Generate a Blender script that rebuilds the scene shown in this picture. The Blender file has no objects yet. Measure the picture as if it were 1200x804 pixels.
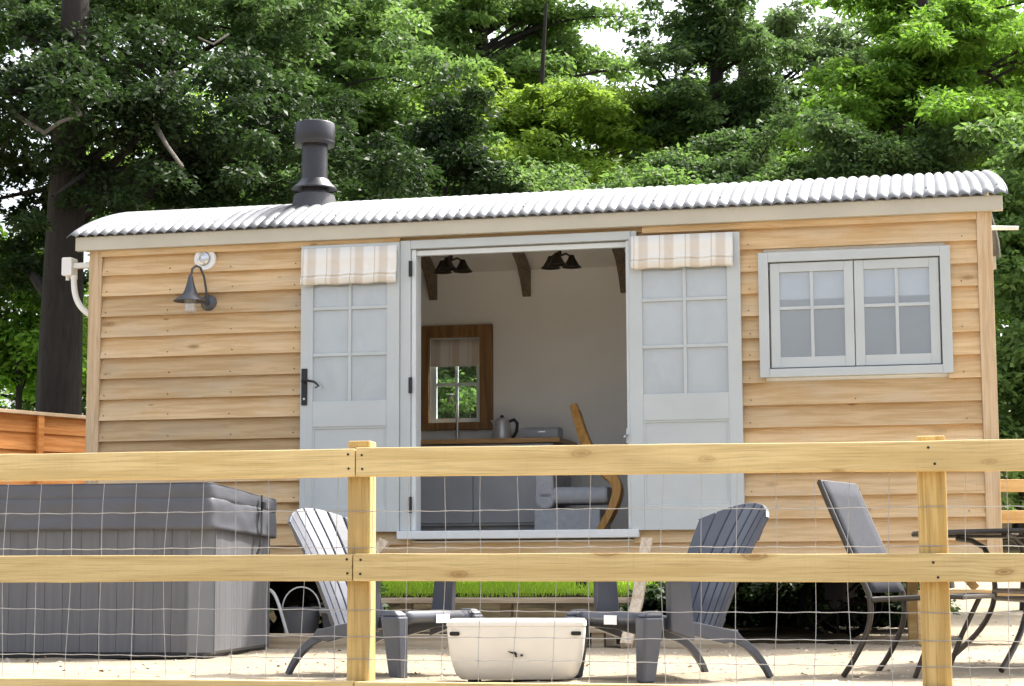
import bpy, bmesh, math, random
import numpy as np
from mathutils import Vector, Matrix, noise
random.seed(7)
PI = math.pi
SC = bpy.context.scene
COL = SC.collection
rad = math.radians

# ------------------------------------------------------------------ camera
F_PX = 2279.0
cam_d = bpy.data.cameras.new('camera'); cam = bpy.data.objects.new('camera', cam_d); COL.objects.link(cam)
cam_d.sensor_width = 36; cam_d.lens = 36*F_PX/1200; cam_d.clip_end = 2000; cam_d.clip_start = .05
R = Matrix.Rotation(PI/2+math.atan(271/F_PX), 4, 'X') @ Matrix.Rotation(-.0043, 4, 'Z')
cam.matrix_world = Matrix.Translation((0, 0, .47)) @ R
SC.camera = cam
SC.render.resolution_x = 1024; SC.render.resolution_y = 686

# ------------------------------------------------------------------ light
SUN_AZ = math.atan2(.78, .62); SUN_EL = rad(54)
w = bpy.data.worlds.new('World'); SC.world = w; w.use_nodes = True
nt = w.node_tree; bg = nt.nodes['Background']
sky = nt.nodes.new('ShaderNodeTexSky'); sky.sky_type = 'NISHITA'; sky.sun_disc = False
sky.sun_elevation = SUN_EL; sky.sun_rotation = SUN_AZ
sky.air_density = 1.0; sky.dust_density = 6.0; sky.ozone_density = 1.0
hs = nt.nodes.new('ShaderNodeHueSaturation'); hs.inputs['Saturation'].default_value = .45
nt.links.new(sky.outputs[0], hs.inputs['Color']); nt.links.new(hs.outputs[0], bg.inputs['Color'])
bg.inputs['Strength'].default_value = .15
sd = bpy.data.lights.new('sun', 'SUN'); sd.energy = 2.7; sd.angle = rad(2); sd.color = (1, .95, .86)
so = bpy.data.objects.new('sun', sd); COL.objects.link(so)
sdir = Vector((math.sin(SUN_AZ)*math.cos(SUN_EL), math.cos(SUN_AZ)*math.cos(SUN_EL), math.sin(SUN_EL)))
so.rotation_euler = sdir.to_track_quat('Z', 'Y').to_euler()
so.location = (20, 10, 30)
vs = SC.view_settings
vs.view_transform = 'Standard'; vs.look = 'None'; vs.gamma = 1; vs.exposure = 1.68
SC.render.engine = 'CYCLES'

# ------------------------------------------------------------------ materials
def new_mat(name):
    m = bpy.data.materials.new(name); m.use_nodes = True
    t = m.node_tree; p = t.nodes['Principled BSDF']
    return m, t, p
def nd(t, kind, **kw):
    n = t.nodes.new(kind)
    for k, v in kw.items(): setattr(n, k, v)
    return n
def coords(t, scale=(1, 1, 1), rot=(0, 0, 0)):
    tc = nd(t, 'ShaderNodeTexCoord'); mp = nd(t, 'ShaderNodeMapping')
    mp.inputs['Scale'].default_value = scale; mp.inputs['Rotation'].default_value = rot
    t.links.new(tc.outputs['Object'], mp.inputs['Vector']); return mp.outputs[0]
def noise_n(t, vec, scale, detail=4, rough=.55, dist=0):
    n = nd(t, 'ShaderNodeTexNoise'); n.inputs['Scale'].default_value = scale
    n.inputs['Detail'].default_value = detail; n.inputs['Roughness'].default_value = rough
    n.inputs['Distortion'].default_value = dist
    if vec is not None: t.links.new(vec, n.inputs['Vector'])
    return n.outputs['Fac']
def ramp(t, fac, stops):
    r = nd(t, 'ShaderNodeValToRGB'); e = r.color_ramp.elements
    while len(e) < len(stops): e.new(.5)
    for el, (p, c) in zip(e, stops):
        el.position = p; el.color = (*c, 1) if len(c) == 3 else c
    t.links.new(fac, r.inputs['Fac']); return r.outputs['Color']
def mix(t, a, b, fac, mode='MIX'):
    m = nd(t, 'ShaderNodeMix', data_type='RGBA', blend_type=mode)
    for s, v in ((6, a), (7, b)):
        if isinstance(v, (tuple, list)): m.inputs[s].default_value = (*v, 1)[:4]
        else: t.links.new(v, m.inputs[s])
    if isinstance(fac, (int, float)): m.inputs[0].default_value = fac
    else: t.links.new(fac, m.inputs[0])
    return m.outputs[2]
def math_n(t, op, a, b=None, clamp=False):
    m = nd(t, 'ShaderNodeMath', operation=op, use_clamp=clamp)
    for i, v in enumerate((a, b)):
        if v is None: continue
        if isinstance(v, (int, float)): m.inputs[i].default_value = v
        else: t.links.new(v, m.inputs[i])
    return m.outputs[0]
def bump(t, p, h, strength=.2, dist=.01):
    b = nd(t, 'ShaderNodeBump'); b.inputs['Strength'].default_value = strength; b.inputs['Distance'].default_value = dist
    t.links.new(h, b.inputs['Height']); t.links.new(b.outputs[0], p.inputs['Normal'])
def tintmul(t, col):
    a = nd(t, 'ShaderNodeAttribute', attribute_name='tint')
    # tint 0 -> no change; signed lightness
    k = math_n(t, 'ADD', a.outputs['Fac'], 1.0)
    return mix(t, col, k, 1.0, 'MULTIPLY')

def plain(name, col, rough=.5, metal=0, spec=.5, var=.12, vscale=6, bs=.05):
    m, t, p = new_mat(name)
    v = coords(t)
    f = noise_n(t, v, vscale, 5)
    c = ramp(t, f, [(.3, tuple(x*(1-var) for x in col)), (.7, tuple(min(1, x*(1+var)) for x in col))])
    t.links.new(tintmul(t, c), p.inputs['Base Color'])
    p.inputs['Roughness'].default_value = rough; p.inputs['Metallic'].default_value = metal
    p.inputs['Specular IOR Level'].default_value = spec
    if bs: bump(t, p, noise_n(t, v, vscale*14, 3), bs, .004)
    return m

def wood(name, light, dark, axis='X', grain=1.0, knots=True, rough=.7, knotcol=None, weather=None, amount=1.0, rare=.78):
    """sawn timber: grain along an axis that swerves round the knots, fine dark lines, patches"""
    m, t, p = new_mat(name)
    at = nd(t, 'ShaderNodeAttribute', attribute_name='tint')
    tc = nd(t, 'ShaderNodeTexCoord'); sp = nd(t, 'ShaderNodeSeparateXYZ'); t.links.new(tc.outputs['Object'], sp.inputs[0])
    ia, i1, i2 = {'X': (0, 2, 1), 'Y': (1, 2, 0), 'Z': (2, 0, 1)}[axis]
    s = math_n(t, 'MULTIPLY', at.outputs['Fac'], 61.0)
    al = math_n(t, 'ADD', sp.outputs[ia], s); c1 = math_n(t, 'ADD', sp.outputs[i1], s); c2 = sp.outputs[i2]
    def vec(a, b, c):
        v = nd(t, 'ShaderNodeCombineXYZ')
        for q, x in enumerate((a, b, c)):
            if isinstance(x, (int, float)): v.inputs[q].default_value = x
            else: t.links.new(x, v.inputs[q])
        return v.outputs[0]
    mu = lambda a, k: math_n(t, 'MULTIPLY', a, k)
    kf = None; cc = c1
    if knots:
        vo = nd(t, 'ShaderNodeTexVoronoi', voronoi_dimensions='2D'); vo.inputs['Scale'].default_value = 1.0
        wob = mu(math_n(t, 'SUBTRACT', noise_n(t, vec(mu(al, 9), mu(c1, 30), 0), 1.0, 3), .5), .10)
        t.links.new(vec(math_n(t, 'ADD', mu(al, 2.3), wob), mu(c1, 6.2), 0), vo.inputs['Vector'])
        sel = nd(t, 'ShaderNodeSeparateColor'); t.links.new(vo.outputs['Color'], sel.inputs[0])
        on = math_n(t, 'MULTIPLY', math_n(t, 'GREATER_THAN', sel.outputs[0], rare), math_n(t, 'ADD', mu(sel.outputs[2], .75), .3))
        size = math_n(t, 'ADD', mu(sel.outputs[1], .95), .35)
        dd = math_n(t, 'DIVIDE', vo.outputs['Distance'], size)
        kf = math_n(t, 'MULTIPLY', ramp(t, dd, [(.025, (1, 1, 1)), (.05, (.55, .55, .55)), (.075, (.9, .9, .9)), (.09, (.3, .3, .3)), (.15, (0, 0, 0))]), on)
        wide = math_n(t, 'MULTIPLY', ramp(t, dd, [(.03, (1, 1, 1)), (.36, (0, 0, 0))]), on)
        cc = math_n(t, 'ADD', c1, mu(wide, .012))
    g = noise_n(t, vec(mu(al, .9*grain), mu(cc, 15*grain), mu(c2, 15*grain)), 2.2, 5, .6, .5)
    fine = noise_n(t, vec(mu(al, 2.2), mu(cc, 95), mu(c2, 95)), 2.0, 3, .6)
    saw = noise_n(t, vec(mu(al, 130), mu(c1, 6), 0), 1.0, 2, .5)
    big = noise_n(t, vec(mu(al, 1.3), mu(c1, 4), mu(c2, 4)), 1.2, 4, .55)
    c = ramp(t, g, [(.34, dark), (.47, tuple(a*.45+b*.55 for a, b in zip(light, dark))), (.53, light), (.66, tuple(min(1, x*1.06) for x in light))])
    if weather:
        c = mix(t, c, weather, math_n(t, 'MULTIPLY', math_n(t, 'SUBTRACT', big, .48, True), 3.0, True))
    c = mix(t, c, tuple(d*.55 for d in dark), math_n(t, 'MULTIPLY', math_n(t, 'SUBTRACT', fine, .50, True), 2.1*amount, True))
    c = mix(t, c, tuple(d*.7 for d in dark), math_n(t, 'MULTIPLY', math_n(t, 'SUBTRACT', saw, .58, True), .9, True))
    c = mix(t, c, tuple(d*.6 for d in dark), math_n(t, 'MULTIPLY', math_n(t, 'SUBTRACT', big, .60, True), 1.8, True))
    if kf is not None:
        c = mix(t, c, knotcol or tuple(d*.42 for d in dark), mu(kf, .85))
    t.links.new(tintmul(t, c), p.inputs['Base Color'])
    p.inputs['Roughness'].default_value = rough; p.inputs['Specular IOR Level'].default_value = .3
    bump(t, p, math_n(t, 'ADD', fine, mu(saw, .4)), .3, .003)
    return m

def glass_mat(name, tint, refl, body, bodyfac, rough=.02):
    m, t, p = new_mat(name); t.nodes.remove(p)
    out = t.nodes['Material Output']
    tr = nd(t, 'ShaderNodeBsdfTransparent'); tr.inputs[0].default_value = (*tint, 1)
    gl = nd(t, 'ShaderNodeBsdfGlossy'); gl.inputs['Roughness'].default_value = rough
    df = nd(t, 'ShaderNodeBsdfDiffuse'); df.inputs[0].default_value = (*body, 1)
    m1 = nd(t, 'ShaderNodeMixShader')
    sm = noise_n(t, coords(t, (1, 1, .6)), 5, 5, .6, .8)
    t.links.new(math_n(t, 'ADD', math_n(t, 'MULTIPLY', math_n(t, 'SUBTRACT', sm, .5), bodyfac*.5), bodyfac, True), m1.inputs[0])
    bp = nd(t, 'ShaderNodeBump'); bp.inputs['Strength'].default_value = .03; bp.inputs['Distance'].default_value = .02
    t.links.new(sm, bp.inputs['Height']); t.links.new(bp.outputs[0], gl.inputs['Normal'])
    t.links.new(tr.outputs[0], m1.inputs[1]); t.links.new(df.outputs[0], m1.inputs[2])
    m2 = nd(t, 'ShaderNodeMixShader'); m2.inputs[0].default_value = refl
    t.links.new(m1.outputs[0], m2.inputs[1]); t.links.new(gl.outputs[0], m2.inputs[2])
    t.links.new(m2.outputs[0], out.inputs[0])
    return m

def stripe_mat(name, period, off):
    m, t, p = new_mat(name)
    tc = nd(t, 'ShaderNodeTexCoord'); sx = nd(t, 'ShaderNodeSeparateXYZ'); t.links.new(tc.outputs['Object'], sx.inputs[0])
    u = math_n(t, 'FRACT', math_n(t, 'DIVIDE', math_n(t, 'SUBTRACT', sx.outputs[0], off), period))
    c = ramp(t, u, [(0, (.78, .76, .71)), (.16, (.78, .76, .71)), (.19, (.52, .45, .36)), (.22, (.76, .73, .67)), (.34, (.76, .73, .67)),
                    (.40, (.64, .575, .49)), (.70, (.66, .595, .51)), (.76, (.78, .76, .71))])
    wv = noise_n(t, coords(t, (1, 1, 1)), 260, 2)
    c = mix(t, c, (.5, .46, .4), math_n(t, 'MULTIPLY', math_n(t, 'SUBTRACT', wv, .5, True), .8))
    t.links.new(tintmul(t, c), p.inputs['Base Color']); p.inputs['Roughness'].default_value = .9
    p.inputs['Specular IOR Level'].default_value = .1
    bump(t, p, wv, .15, .002)
    return m

def leaf_mat(name, col, col2, trans, tfac=.42):
    m, t, p = new_mat(name); out = t.nodes['Material Output']
    a = nd(t, 'ShaderNodeAttribute', attribute_name='tint')
    c = mix(t, col, col2, math_n(t, 'ADD', a.outputs['Fac'], .5, True))
    t.links.new(c, p.inputs['Base Color']); p.inputs['Roughness'].default_value = .55
    p.inputs['Specular IOR Level'].default_value = .2
    tr = nd(t, 'ShaderNodeBsdfTranslucent')
    t.links.new(mix(t, c, trans, .6), tr.inputs[0])
    mx = nd(t, 'ShaderNodeMixShader'); mx.inputs[0].default_value = tfac
    t.links.new(p.outputs[0], mx.inputs[1]); t.links.new(tr.outputs[0], mx.inputs[2])
    t.links.new(mx.outputs[0], out.inputs[0])
    return m

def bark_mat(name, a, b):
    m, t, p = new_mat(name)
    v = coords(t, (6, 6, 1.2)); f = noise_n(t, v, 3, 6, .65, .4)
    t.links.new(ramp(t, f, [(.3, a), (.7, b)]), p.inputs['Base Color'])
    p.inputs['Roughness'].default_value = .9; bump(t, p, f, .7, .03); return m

M = {}
M['larch'] = wood('larch_cladding', (.66, .475, .27), (.555, .365, .175), 'X', 1.0, True, .7, knotcol=(.26, .15, .055), weather=(.65, .53, .37), amount=.6)
M['larch_post'] = wood('larch_post', (.60, .45, .29), (.50, .35, .20), 'Z', 1.0, False, .7, weather=(.60, .46, .31))
M['rail'] = wood('treated_pine_rail', (.66, .51, .25), (.56, .41, .175), 'X', .9, True, .65, knotcol=(.25, .13, .035), weather=(.54, .40, .19), amount=1.3, rare=.55)
M['fpost'] = wood('treated_pine_post', (.54, .38, .15), (.40, .26, .085), 'Z', .9, True, .65, knotcol=(.2, .1, .03), weather=(.50, .36, .16), amount=1.3, rare=.6)
M['orange'] = wood('orange_stained_larch', (.80, .36, .11), (.66, .24, .055), 'X', .8, True, .6, knotcol=(.2, .05, .01))
M['oldwood'] = wood('weathered_timber', (.52, .43, .31), (.36, .28, .19), 'X', .9, False, .85)
M['palewood'] = wood('pale_timber', (.66, .55, .41), (.5, .38, .25), 'Z', .9, False, .7)
M['bench'] = wood('bench_timber', (.6, .42, .2), (.47, .3, .12), 'X', .9, True, .7)
M['intwood'] = wood('oiled_window_timber', (.32, .18, .075), (.2, .105, .04), 'Z', .9, False, .5)
M['bow'] = wood('dark_roof_bow', (.22, .17, .12), (.15, .11, .075), 'Y', .9, False, .6)
M['worktop'] = wood('oak_worktop', (.5, .3, .13), (.36, .2, .08), 'X', .9, False, .4)
M['bentwood'] = wood('bent_birch', (.55, .3, .09), (.42, .2, .05), 'Z', .7, False, .4)
M['floorb'] = wood('oak_floor', (.64, .52, .38), (.54, .42, .28), 'X', .8, False, .5)
M['greypaint'] = plain('pale_grey_paint', (.49, .53, .54), .45, var=.05, vscale=3, bs=.03)
M['sillpaint'] = plain('light_sill_paint', (.64, .68, .70), .4, var=.05)
M['fascia'] = plain('putty_fascia_paint', (.50, .47, .385), .5, var=.06, vscale=3)
M['plaster'] = plain('white_interior', (.89, .89, .875), .8, var=.03, vscale=2)
M['ceil'] = plain('cream_ceiling', (.86, .84, .80), .8, var=.05)
M['cabinet'] = plain('slate_cabinet_paint', (.50, .525, .57), .5, var=.06)
M['steel'] = plain('brushed_steel', (.62, .63, .64), .28, 1.0, var=.05)
M['kettle'] = plain('satin_steel', (.55, .55, .56), .35, .35, var=.04)
M['black'] = plain('black_iron', (.02, .02, .022), .45, .3, var=.2)
M['bronze'] = plain('dark_bronze', (.035, .026, .016), .45, .4, var=.2)
M['lampgrey'] = plain('grey_lamp_enamel', (.085, .088, .098), .4, .5, var=.15)
M['flue'] = plain('dark_grey_flue', (.046, .046, .053), .36, .5, var=.12, vscale=9)
M['white'] = plain('white_plastic', (.78, .78, .76), .45, var=.04)
M['resin'] = plain('slate_resin', (.066, .072, .092), .33, var=.14, vscale=5, bs=.05, spec=.6)
M['label'] = plain('white_paper', (.85, .85, .84), .6, var=.02, bs=0)
M['cream'] = plain('cream_enamel', (.74, .71, .65), .45, var=.06, vscale=5)
M['dark'] = plain('dark_void', (.012, .012, .012), .8, var=.2)
M['cover'] = plain('charcoal_vinyl', (.088, .092, .108), .5, var=.12, vscale=3, bs=.25)
M['strap'] = plain('black_webbing', (.012, .012, .013), .7, var=.2)
M['cornerpanel'] = plain('grey_tub_corner', (.14, .147, .16), .4, var=.2, vscale=2)
M['sling'] = plain('charcoal_sling', (.042, .045, .055), .85, var=.12, vscale=40, bs=.2, spec=.2)
M['tube'] = plain('dark_steel_tube', (.055, .048, .042), .38, .4, var=.2)
M['chassis'] = plain('dark_chassis', (.012, .011, .010), .95, var=.3, spec=.1)
M['bucket'] = plain('grey_bucket', (.17, .175, .185), .45, var=.1)
M['pipe'] = plain('white_hose', (.6, .6, .57), .5)
M['wire'] = plain('galvanised_wire', (.36, .37, .39), .45, .5, var=.15, vscale=40, bs=0)
M['cushion'] = plain('grey_upholstery', (.40, .42, .46), .9, var=.1, vscale=25, bs=.3)
M['rblind'] = plain('white_roller_blind', (.8, .8, .78), .8, var=.03)
M['bulb'] = glass_mat('clear_lamp_glass', (.9, .9, .9), .12, (.8, .8, .78), .25)
M['tableglass'] = glass_mat('smoked_table_glass', (.35, .37, .38), .35, (.05, .05, .055), .4)
M['pane'] = glass_mat('window_pane', (.93, .95, .97), .13, (.42, .47, .54), .22)
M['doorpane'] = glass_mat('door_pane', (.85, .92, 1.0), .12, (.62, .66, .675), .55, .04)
M['ipane'] = glass_mat('inner_pane', (.85, .9, .88), .05, (.4, .4, .4), .03)
M['stripe_a'] = stripe_mat('striped_linen', .176, 1.63)
M['stripe_b'] = stripe_mat('striped_linen_second', .176, 4.00)
M['stripe_c'] = stripe_mat('striped_linen_third', .16, 1.9)
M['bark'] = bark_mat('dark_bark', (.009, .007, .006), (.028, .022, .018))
M['barkp'] = bark_mat('pale_bark', (.08, .072, .06), (.17, .155, .13))

# tub slatted cladding: grey-brown boards
def slat_mat():
    m, t, p = new_mat('grey_brown_cladding')
    v = coords(t, (12, 12, .8)); f = noise_n(t, v, 3, 5, .6)
    c = ramp(t, f, [(.3, (.108, .110, .120)), (.7, (.138, .140, .151))])
    t.links.new(tintmul(t, c), p.inputs['Base Color']); p.inputs['Roughness'].default_value = .55
    bump(t, p, f, .25, .004); return m
M['slat'] = slat_mat()

# corrugated galvanised, whitish zinc with a few streaks
def roof_mat():
    m, t, p = new_mat('corrugated_zinc')
    v = coords(t, (5, 1.2, 1.2)); f = noise_n(t, v, 2.4, 6, .6)
    f2 = noise_n(t, coords(t), 40, 3)
    c = ramp(t, f, [(.3, (.175, .18, .185)), (.7, (.25, .255, .26))])
    c = mix(t, c, (.3, .3, .3), math_n(t, 'MULTIPLY', math_n(t, 'SUBTRACT', f2, .55, True), 1.5))
    # darker streak left of the flue, running down to the eave
    tc = nd(t, 'ShaderNodeTexCoord'); sx = nd(t, 'ShaderNodeSeparateXYZ'); t.links.new(tc.outputs['Object'], sx.inputs[0])
    dx = math_n(t, 'ABSOLUTE', math_n(t, 'SUBTRACT', sx.outputs[0], 1.37))
    mx_ = ramp(t, dx, [(.07, (1, 1, 1)), (.15, (0, 0, 0))])
    my_ = ramp(t, math_n(t, 'ADD', sx.outputs[1], .2), [(.0, (0, 0, 0)), (.12, (1, 1, 1)), (.70, (1, 1, 1)), (.80, (0, 0, 0))])
    st = math_n(t, 'MULTIPLY', mx_, my_)
    st = math_n(t, 'MULTIPLY', st, math_n(t, 'ADD', f2, .15))
    c = mix(t, c, (.05, .052, .06), math_n(t, 'MULTIPLY', st, 1.5, True))
    t.links.new(c, p.inputs['Base Color'])
    p.inputs['Roughness'].default_value = .5; p.inputs['Metallic'].default_value = .15
    return m
M['zinc'] = roof_mat()

def sand_mat():
    m, t, p = new_mat('pale_sand')
    v = coords(t)
    a = noise_n(t, v, 1.1, 6, .6); b = noise_n(t, v, 14, 6, .65); c_ = noise_n(t, v, 90, 3, .6)
    c = ramp(t, a, [(.3, (.27, .22, .155)), (.7, (.37, .315, .235))])
    c = mix(t, c, (.20, .155, .10), math_n(t, 'MULTIPLY', math_n(t, 'SUBTRACT', b, .53, True), 3.2, True))
    c = mix(t, c, (.47, .42, .35), math_n(t, 'MULTIPLY', math_n(t, 'SUBTRACT', c_, .5, True), 1.5, True))
    t.links.new(c, p.inputs['Base Color']); p.inputs['Roughness'].default_value = .95
    p.inputs['Specular IOR Level'].default_value = .15
    h = math_n(t, 'ADD', math_n(t, 'MULTIPLY', b, 1.0), math_n(t, 'MULTIPLY', c_, .35))
    bump(t, p, h, .8, .03); return m
M['sand'] = sand_mat()
def grass_mat(name, a, b):
    m, t, p = new_mat(name)
    f = noise_n(t, coords(t), 3, 6, .65)
    t.links.new(ramp(t, f, [(.3, a), (.7, b)]), p.inputs['Base Color']); p.inputs['Roughness'].default_value = 1; p.inputs['Specular IOR Level'].default_value = 0
    return m
M['lawn'] = grass_mat('lawn_turf', (.13, .24, .02), (.22, .34, .03))
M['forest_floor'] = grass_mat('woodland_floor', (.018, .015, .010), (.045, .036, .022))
M['blade'] = leaf_mat('grass_blade', (.17, .285, .03), (.25, .36, .045), (.42, .62, .03), .45)

# ------------------------------------------------------------------ mesh builder
class MB:
    def __init__(s): s.v = []; s.f = []; s.t = []; s.sm = []; s.tint = 0.0; s.smooth = False; s.xf = None
    def add(s, vs_, fs, smooth=None):
        o = len(s.v)
        for q in vs_:
            q = Vector(q)
            if s.xf is not None: q = s.xf @ q
            s.v.append(tuple(q))
        for f in fs:
            s.f.append(tuple(i+o for i in f)); s.t.append(s.tint); s.sm.append(s.smooth if smooth is None else smooth)
        return s
    def box(s, x0, x1, y0, y1, z0, z1):
        return s.hexa([(x0, y0, z0), (x1, y0, z0), (x1, y1, z0), (x0, y1, z0), (x0, y0, z1), (x1, y0, z1), (x1, y1, z1), (x0, y1, z1)])
    def hexa(s, p):
        return s.add(p, [(0, 3, 2, 1), (4, 5, 6, 7), (0, 1, 5, 4), (1, 2, 6, 5), (2, 3, 7, 6), (3, 0, 4, 7)], False)
    def rbox(s, x0, x1, y0, y1, z0, z1, r, n=4, axis='Y'):
        """box with the four edges along an axis rounded"""
        (a0, a1), (b0, b1), (c0, c1) = {'X': ((y0, y1), (z0, z1), (x0, x1)), 'Y': ((x0, x1), (z0, z1), (y0, y1)), 'Z': ((x0, x1), (y0, y1), (z0, z1))}[axis]
        r = min(r, (a1-a0)/2*.999, (b1-b0)/2*.999)
        out = []
        for cx, cy, st in ((a1-r, b1-r, 0), (a0+r, b1-r, 1), (a0+r, b0+r, 2), (a1-r, b0+r, 3)):
            for k in range(n+1):
                an = PI/2*(st+k/n); out.append((cx+r*math.cos(an), cy+r*math.sin(an)))
        return s.prism(out, c0, c1, axis)
    def prism(s, out, c0, c1, axis='Y', smooth=False):
        mk = {'X': lambda a, b, c: (c, a, b), 'Y': lambda a, b, c: (a, c, b), 'Z': lambda a, b, c: (a, b, c)}[axis]
        n = len(out)
        vs_ = [mk(a, b, c0) for a, b in out]+[mk(a, b, c1) for a, b in out]
        fs = [tuple(range(n-1, -1, -1)), tuple(range(n, 2*n))]+[(i, (i+1) % n, n+(i+1) % n, n+i) for i in range(n)]
        return s.add(vs_, fs, smooth)
    def tube(s, pts, r, n=8, cap=True, flat=None):
        pts = [Vector(p) for p in pts]; m = len(pts)
        rs = r if isinstance(r, (list, tuple)) else [r]*m
        vs_ = []; nrm = None
        for i, p in enumerate(pts):
            d = (pts[min(i+1, m-1)]-pts[max(i-1, 0)]).normalized()
            if nrm is None:
                nrm = d.cross(Vector((0, 0, 1)) if abs(d.z) < .9 else Vector((1, 0, 0))).normalized()
            else:
                nrm = (nrm-d*nrm.dot(d)).normalized()
            b = d.cross(nrm)
            for k in range(n):
                a = 2*PI*k/n
                vs_.append(p+(nrm*math.cos(a)+b*math.sin(a)*(flat or 1))*rs[i])
        fs = [(i*n+k, i*n+(k+1) % n, (i+1)*n+(k+1) % n, (i+1)*n+k) for i in range(m-1) for k in range(n)]
        if cap: fs += [tuple(range(n-1, -1, -1)), tuple((m-1)*n+k for k in range(n))]
        return s.add(vs_, fs, True)
    def strip(s, pts, wd, th, up=(0, 0, 1)):
        """flat bar of rectangular section along pts; wd along cross(dir, up)"""
        pts = [Vector(p) for p in pts]; m = len(pts); vs_ = []
        up = Vector(up)
        ws = wd if isinstance(wd, (list, tuple)) else [wd]*m
        for i, p in enumerate(pts):
            d = (pts[min(i+1, m-1)]-pts[max(i-1, 0)]).normalized()
            sx = d.cross(up).normalized(); n = sx.cross(d).normalized()
            for a, b in ((-1, -1), (1, -1), (1, 1), (-1, 1)):
                vs_.append(p+sx*a*ws[i]/2+n*b*th/2)
        fs = [(i*4+k, i*4+(k+1) % 4, (i+1)*4+(k+1) % 4, (i+1)*4+k) for i in range(m-1) for k in range(4)]
        fs += [(3, 2, 1, 0), tuple((m-1)*4+k for k in range(4))]
        return s.add(vs_, fs, False)
    def lathe(s, prof, c=(0, 0, 0), n=24, axis='Z', cap=True):
        vs_ = []
        for r, h in prof:
            for k in range(n):
                a = 2*PI*k/n; x, y = r*math.cos(a), r*math.sin(a)
                q = {'Z': (x, y, h), 'Y': (x, h, y), 'X': (h, x, y)}[axis]
                vs_.append((q[0]+c[0], q[1]+c[1], q[2]+c[2]))
        m = len(prof)
        fs = [(i*n+k, i*n+(k+1) % n, (i+1)*n+(k+1) % n, (i+1)*n+k) for i in range(m-1) for k in range(n)]
        if cap: fs += [tuple(range(n-1, -1, -1)), tuple((m-1)*n+k for k in range(n))]
        return s.add(vs_, fs, True)
    def sheet(s, grid, smooth=True):
        m = len(grid); n = len(grid[0])
        return s.add([p for row in grid for p in row], [(i*n+j, i*n+j+1, (i+1)*n+j+1, (i+1)*n+j) for i in range(m-1) for j in range(n-1)], smooth)
    def build(s, name, mat, parent=None, bevel=0, seg=2, **props):
        me = bpy.data.meshes.new(name); me.from_pydata(s.v, [], s.f); me.update()
        a = me.attributes.new('tint', 'FLOAT', 'FACE'); a.data.foreach_set('value', s.t)
        me.polygons.foreach_set('use_smooth', s.sm)
        bm = bmesh.new(); bm.from_mesh(me); bmesh.ops.recalc_face_normals(bm, faces=bm.faces); bm.to_mesh(me); bm.free()
        if any(s.sm): me.set_sharp_from_angle(angle=rad(42))
        me.materials.append(mat)
        o = bpy.data.objects.new(name, me); COL.objects.link(o)
        if parent: o.parent = parent
        if bevel:
            b = o.modifiers.new('bevel', 'BEVEL'); b.width = bevel; b.segments = seg; b.limit_method = 'ANGLE'; b.angle_limit = rad(40)
        for k, v_ in props.items(): o[k] = v_
        return o

def thing(name, label, cat, loc=(0, 0, 0), rz=0, group=None):
    o = bpy.data.objects.new(name, None); COL.objects.link(o); o.empty_display_size = .2
    o.location = loc; o.rotation_euler = (0, 0, rz); o['label'] = label; o['category'] = cat
    if group: o['group'] = group
    return o
def tag(o, label, cat, group=None):
    o['label'] = label; o['category'] = cat
    if group: o['group'] = group
    return o
def place(o, loc, rz=0): o.location = loc; o.rotation_euler = (0, 0, rz); return o
def dup(root, loc, rz, label):
    def cp(o, par):
        c = o.copy(); COL.objects.link(c); c.parent = par
        for ch in o.children: cp(ch, c)
        return c
    r = cp(root, None); place(r, loc, rz); r['label'] = label
    return r
def bez(p0, p1, p2, p3, n=12):
    p0, p1, p2, p3 = map(Vector, (p0, p1, p2, p3))
    return [p0*(1-t)**3+p1*3*t*(1-t)**2+p2*3*t*t*(1-t)+p3*t**3 for t in [i/n for i in range(n+1)]]

# ------------------------------------------------------------------ ground
def gz(x, y):
    z = 0.0
    if y < 8.35: z = -.07*(8.35-y)
    if y > 15.2:
        k = y-15.2
        z = .044*k if k < 12 else .528+(k-12)*.07
        z = min(z, 3.5)
    return z
def lump(x, y):
    v = Vector((x, y, 0))
    a = noise.noise(v*2.1)*.012+noise.noise(v*6.3)*.008+noise.noise(v*17)*.004
    # foot scuffs
    b = noise.noise(v*9+Vector((5, 3, 1)))
    return a - max(0, b-.35)*.03
xs = sorted(set([-200, -120, -70, -40, -25, -15, -10, -7]+[-5+.06*i for i in range(168)]+[5.5, 7, 10, 15, 25, 40, 70, 120, 200]))
ys = sorted(set([-60, -30, -10, -3, 0, 3, 5, 6.5, 7.5]+[8.0+.05*i for i in range(66)]+[11.4+.12*i for i in range(40)]+[16.5+.5*i for i in range(24)]+[30, 36, 44, 60, 90, 150, 250, 400]))
g = MB(); g.smooth = True
g.sheet([[(x, y, gz(x, y)+(lump(x, y) if (abs(x) < 5.2 and 7.9 < y < 16.3) else 0)) for x in xs] for y in ys])
ground = g.build('ground', M['sand'], kind='structure')
g = MB(); g.smooth = True
lx = [-60, -30, -15]+[-10+.5*i for i in range(25)]
def lawn_edge(x): return 19.6+.25*math.sin(x*1.7)+.15*math.sin(x*4.1)
rows = []
for i in range(26):
    k = i/25
    rows.append([(x, lawn_edge(x)+k*k*14, gz(x, lawn_edge(x)+k*k*14)+.006+(.03*min(1, i))) for x in lx])
g.sheet(rows); g.build('lawn', M['lawn'], kind='structure')
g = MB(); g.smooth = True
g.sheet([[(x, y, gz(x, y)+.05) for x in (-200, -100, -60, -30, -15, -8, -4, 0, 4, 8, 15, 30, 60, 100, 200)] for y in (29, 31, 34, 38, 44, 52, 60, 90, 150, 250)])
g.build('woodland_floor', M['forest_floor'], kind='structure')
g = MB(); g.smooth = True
rows = []
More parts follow.
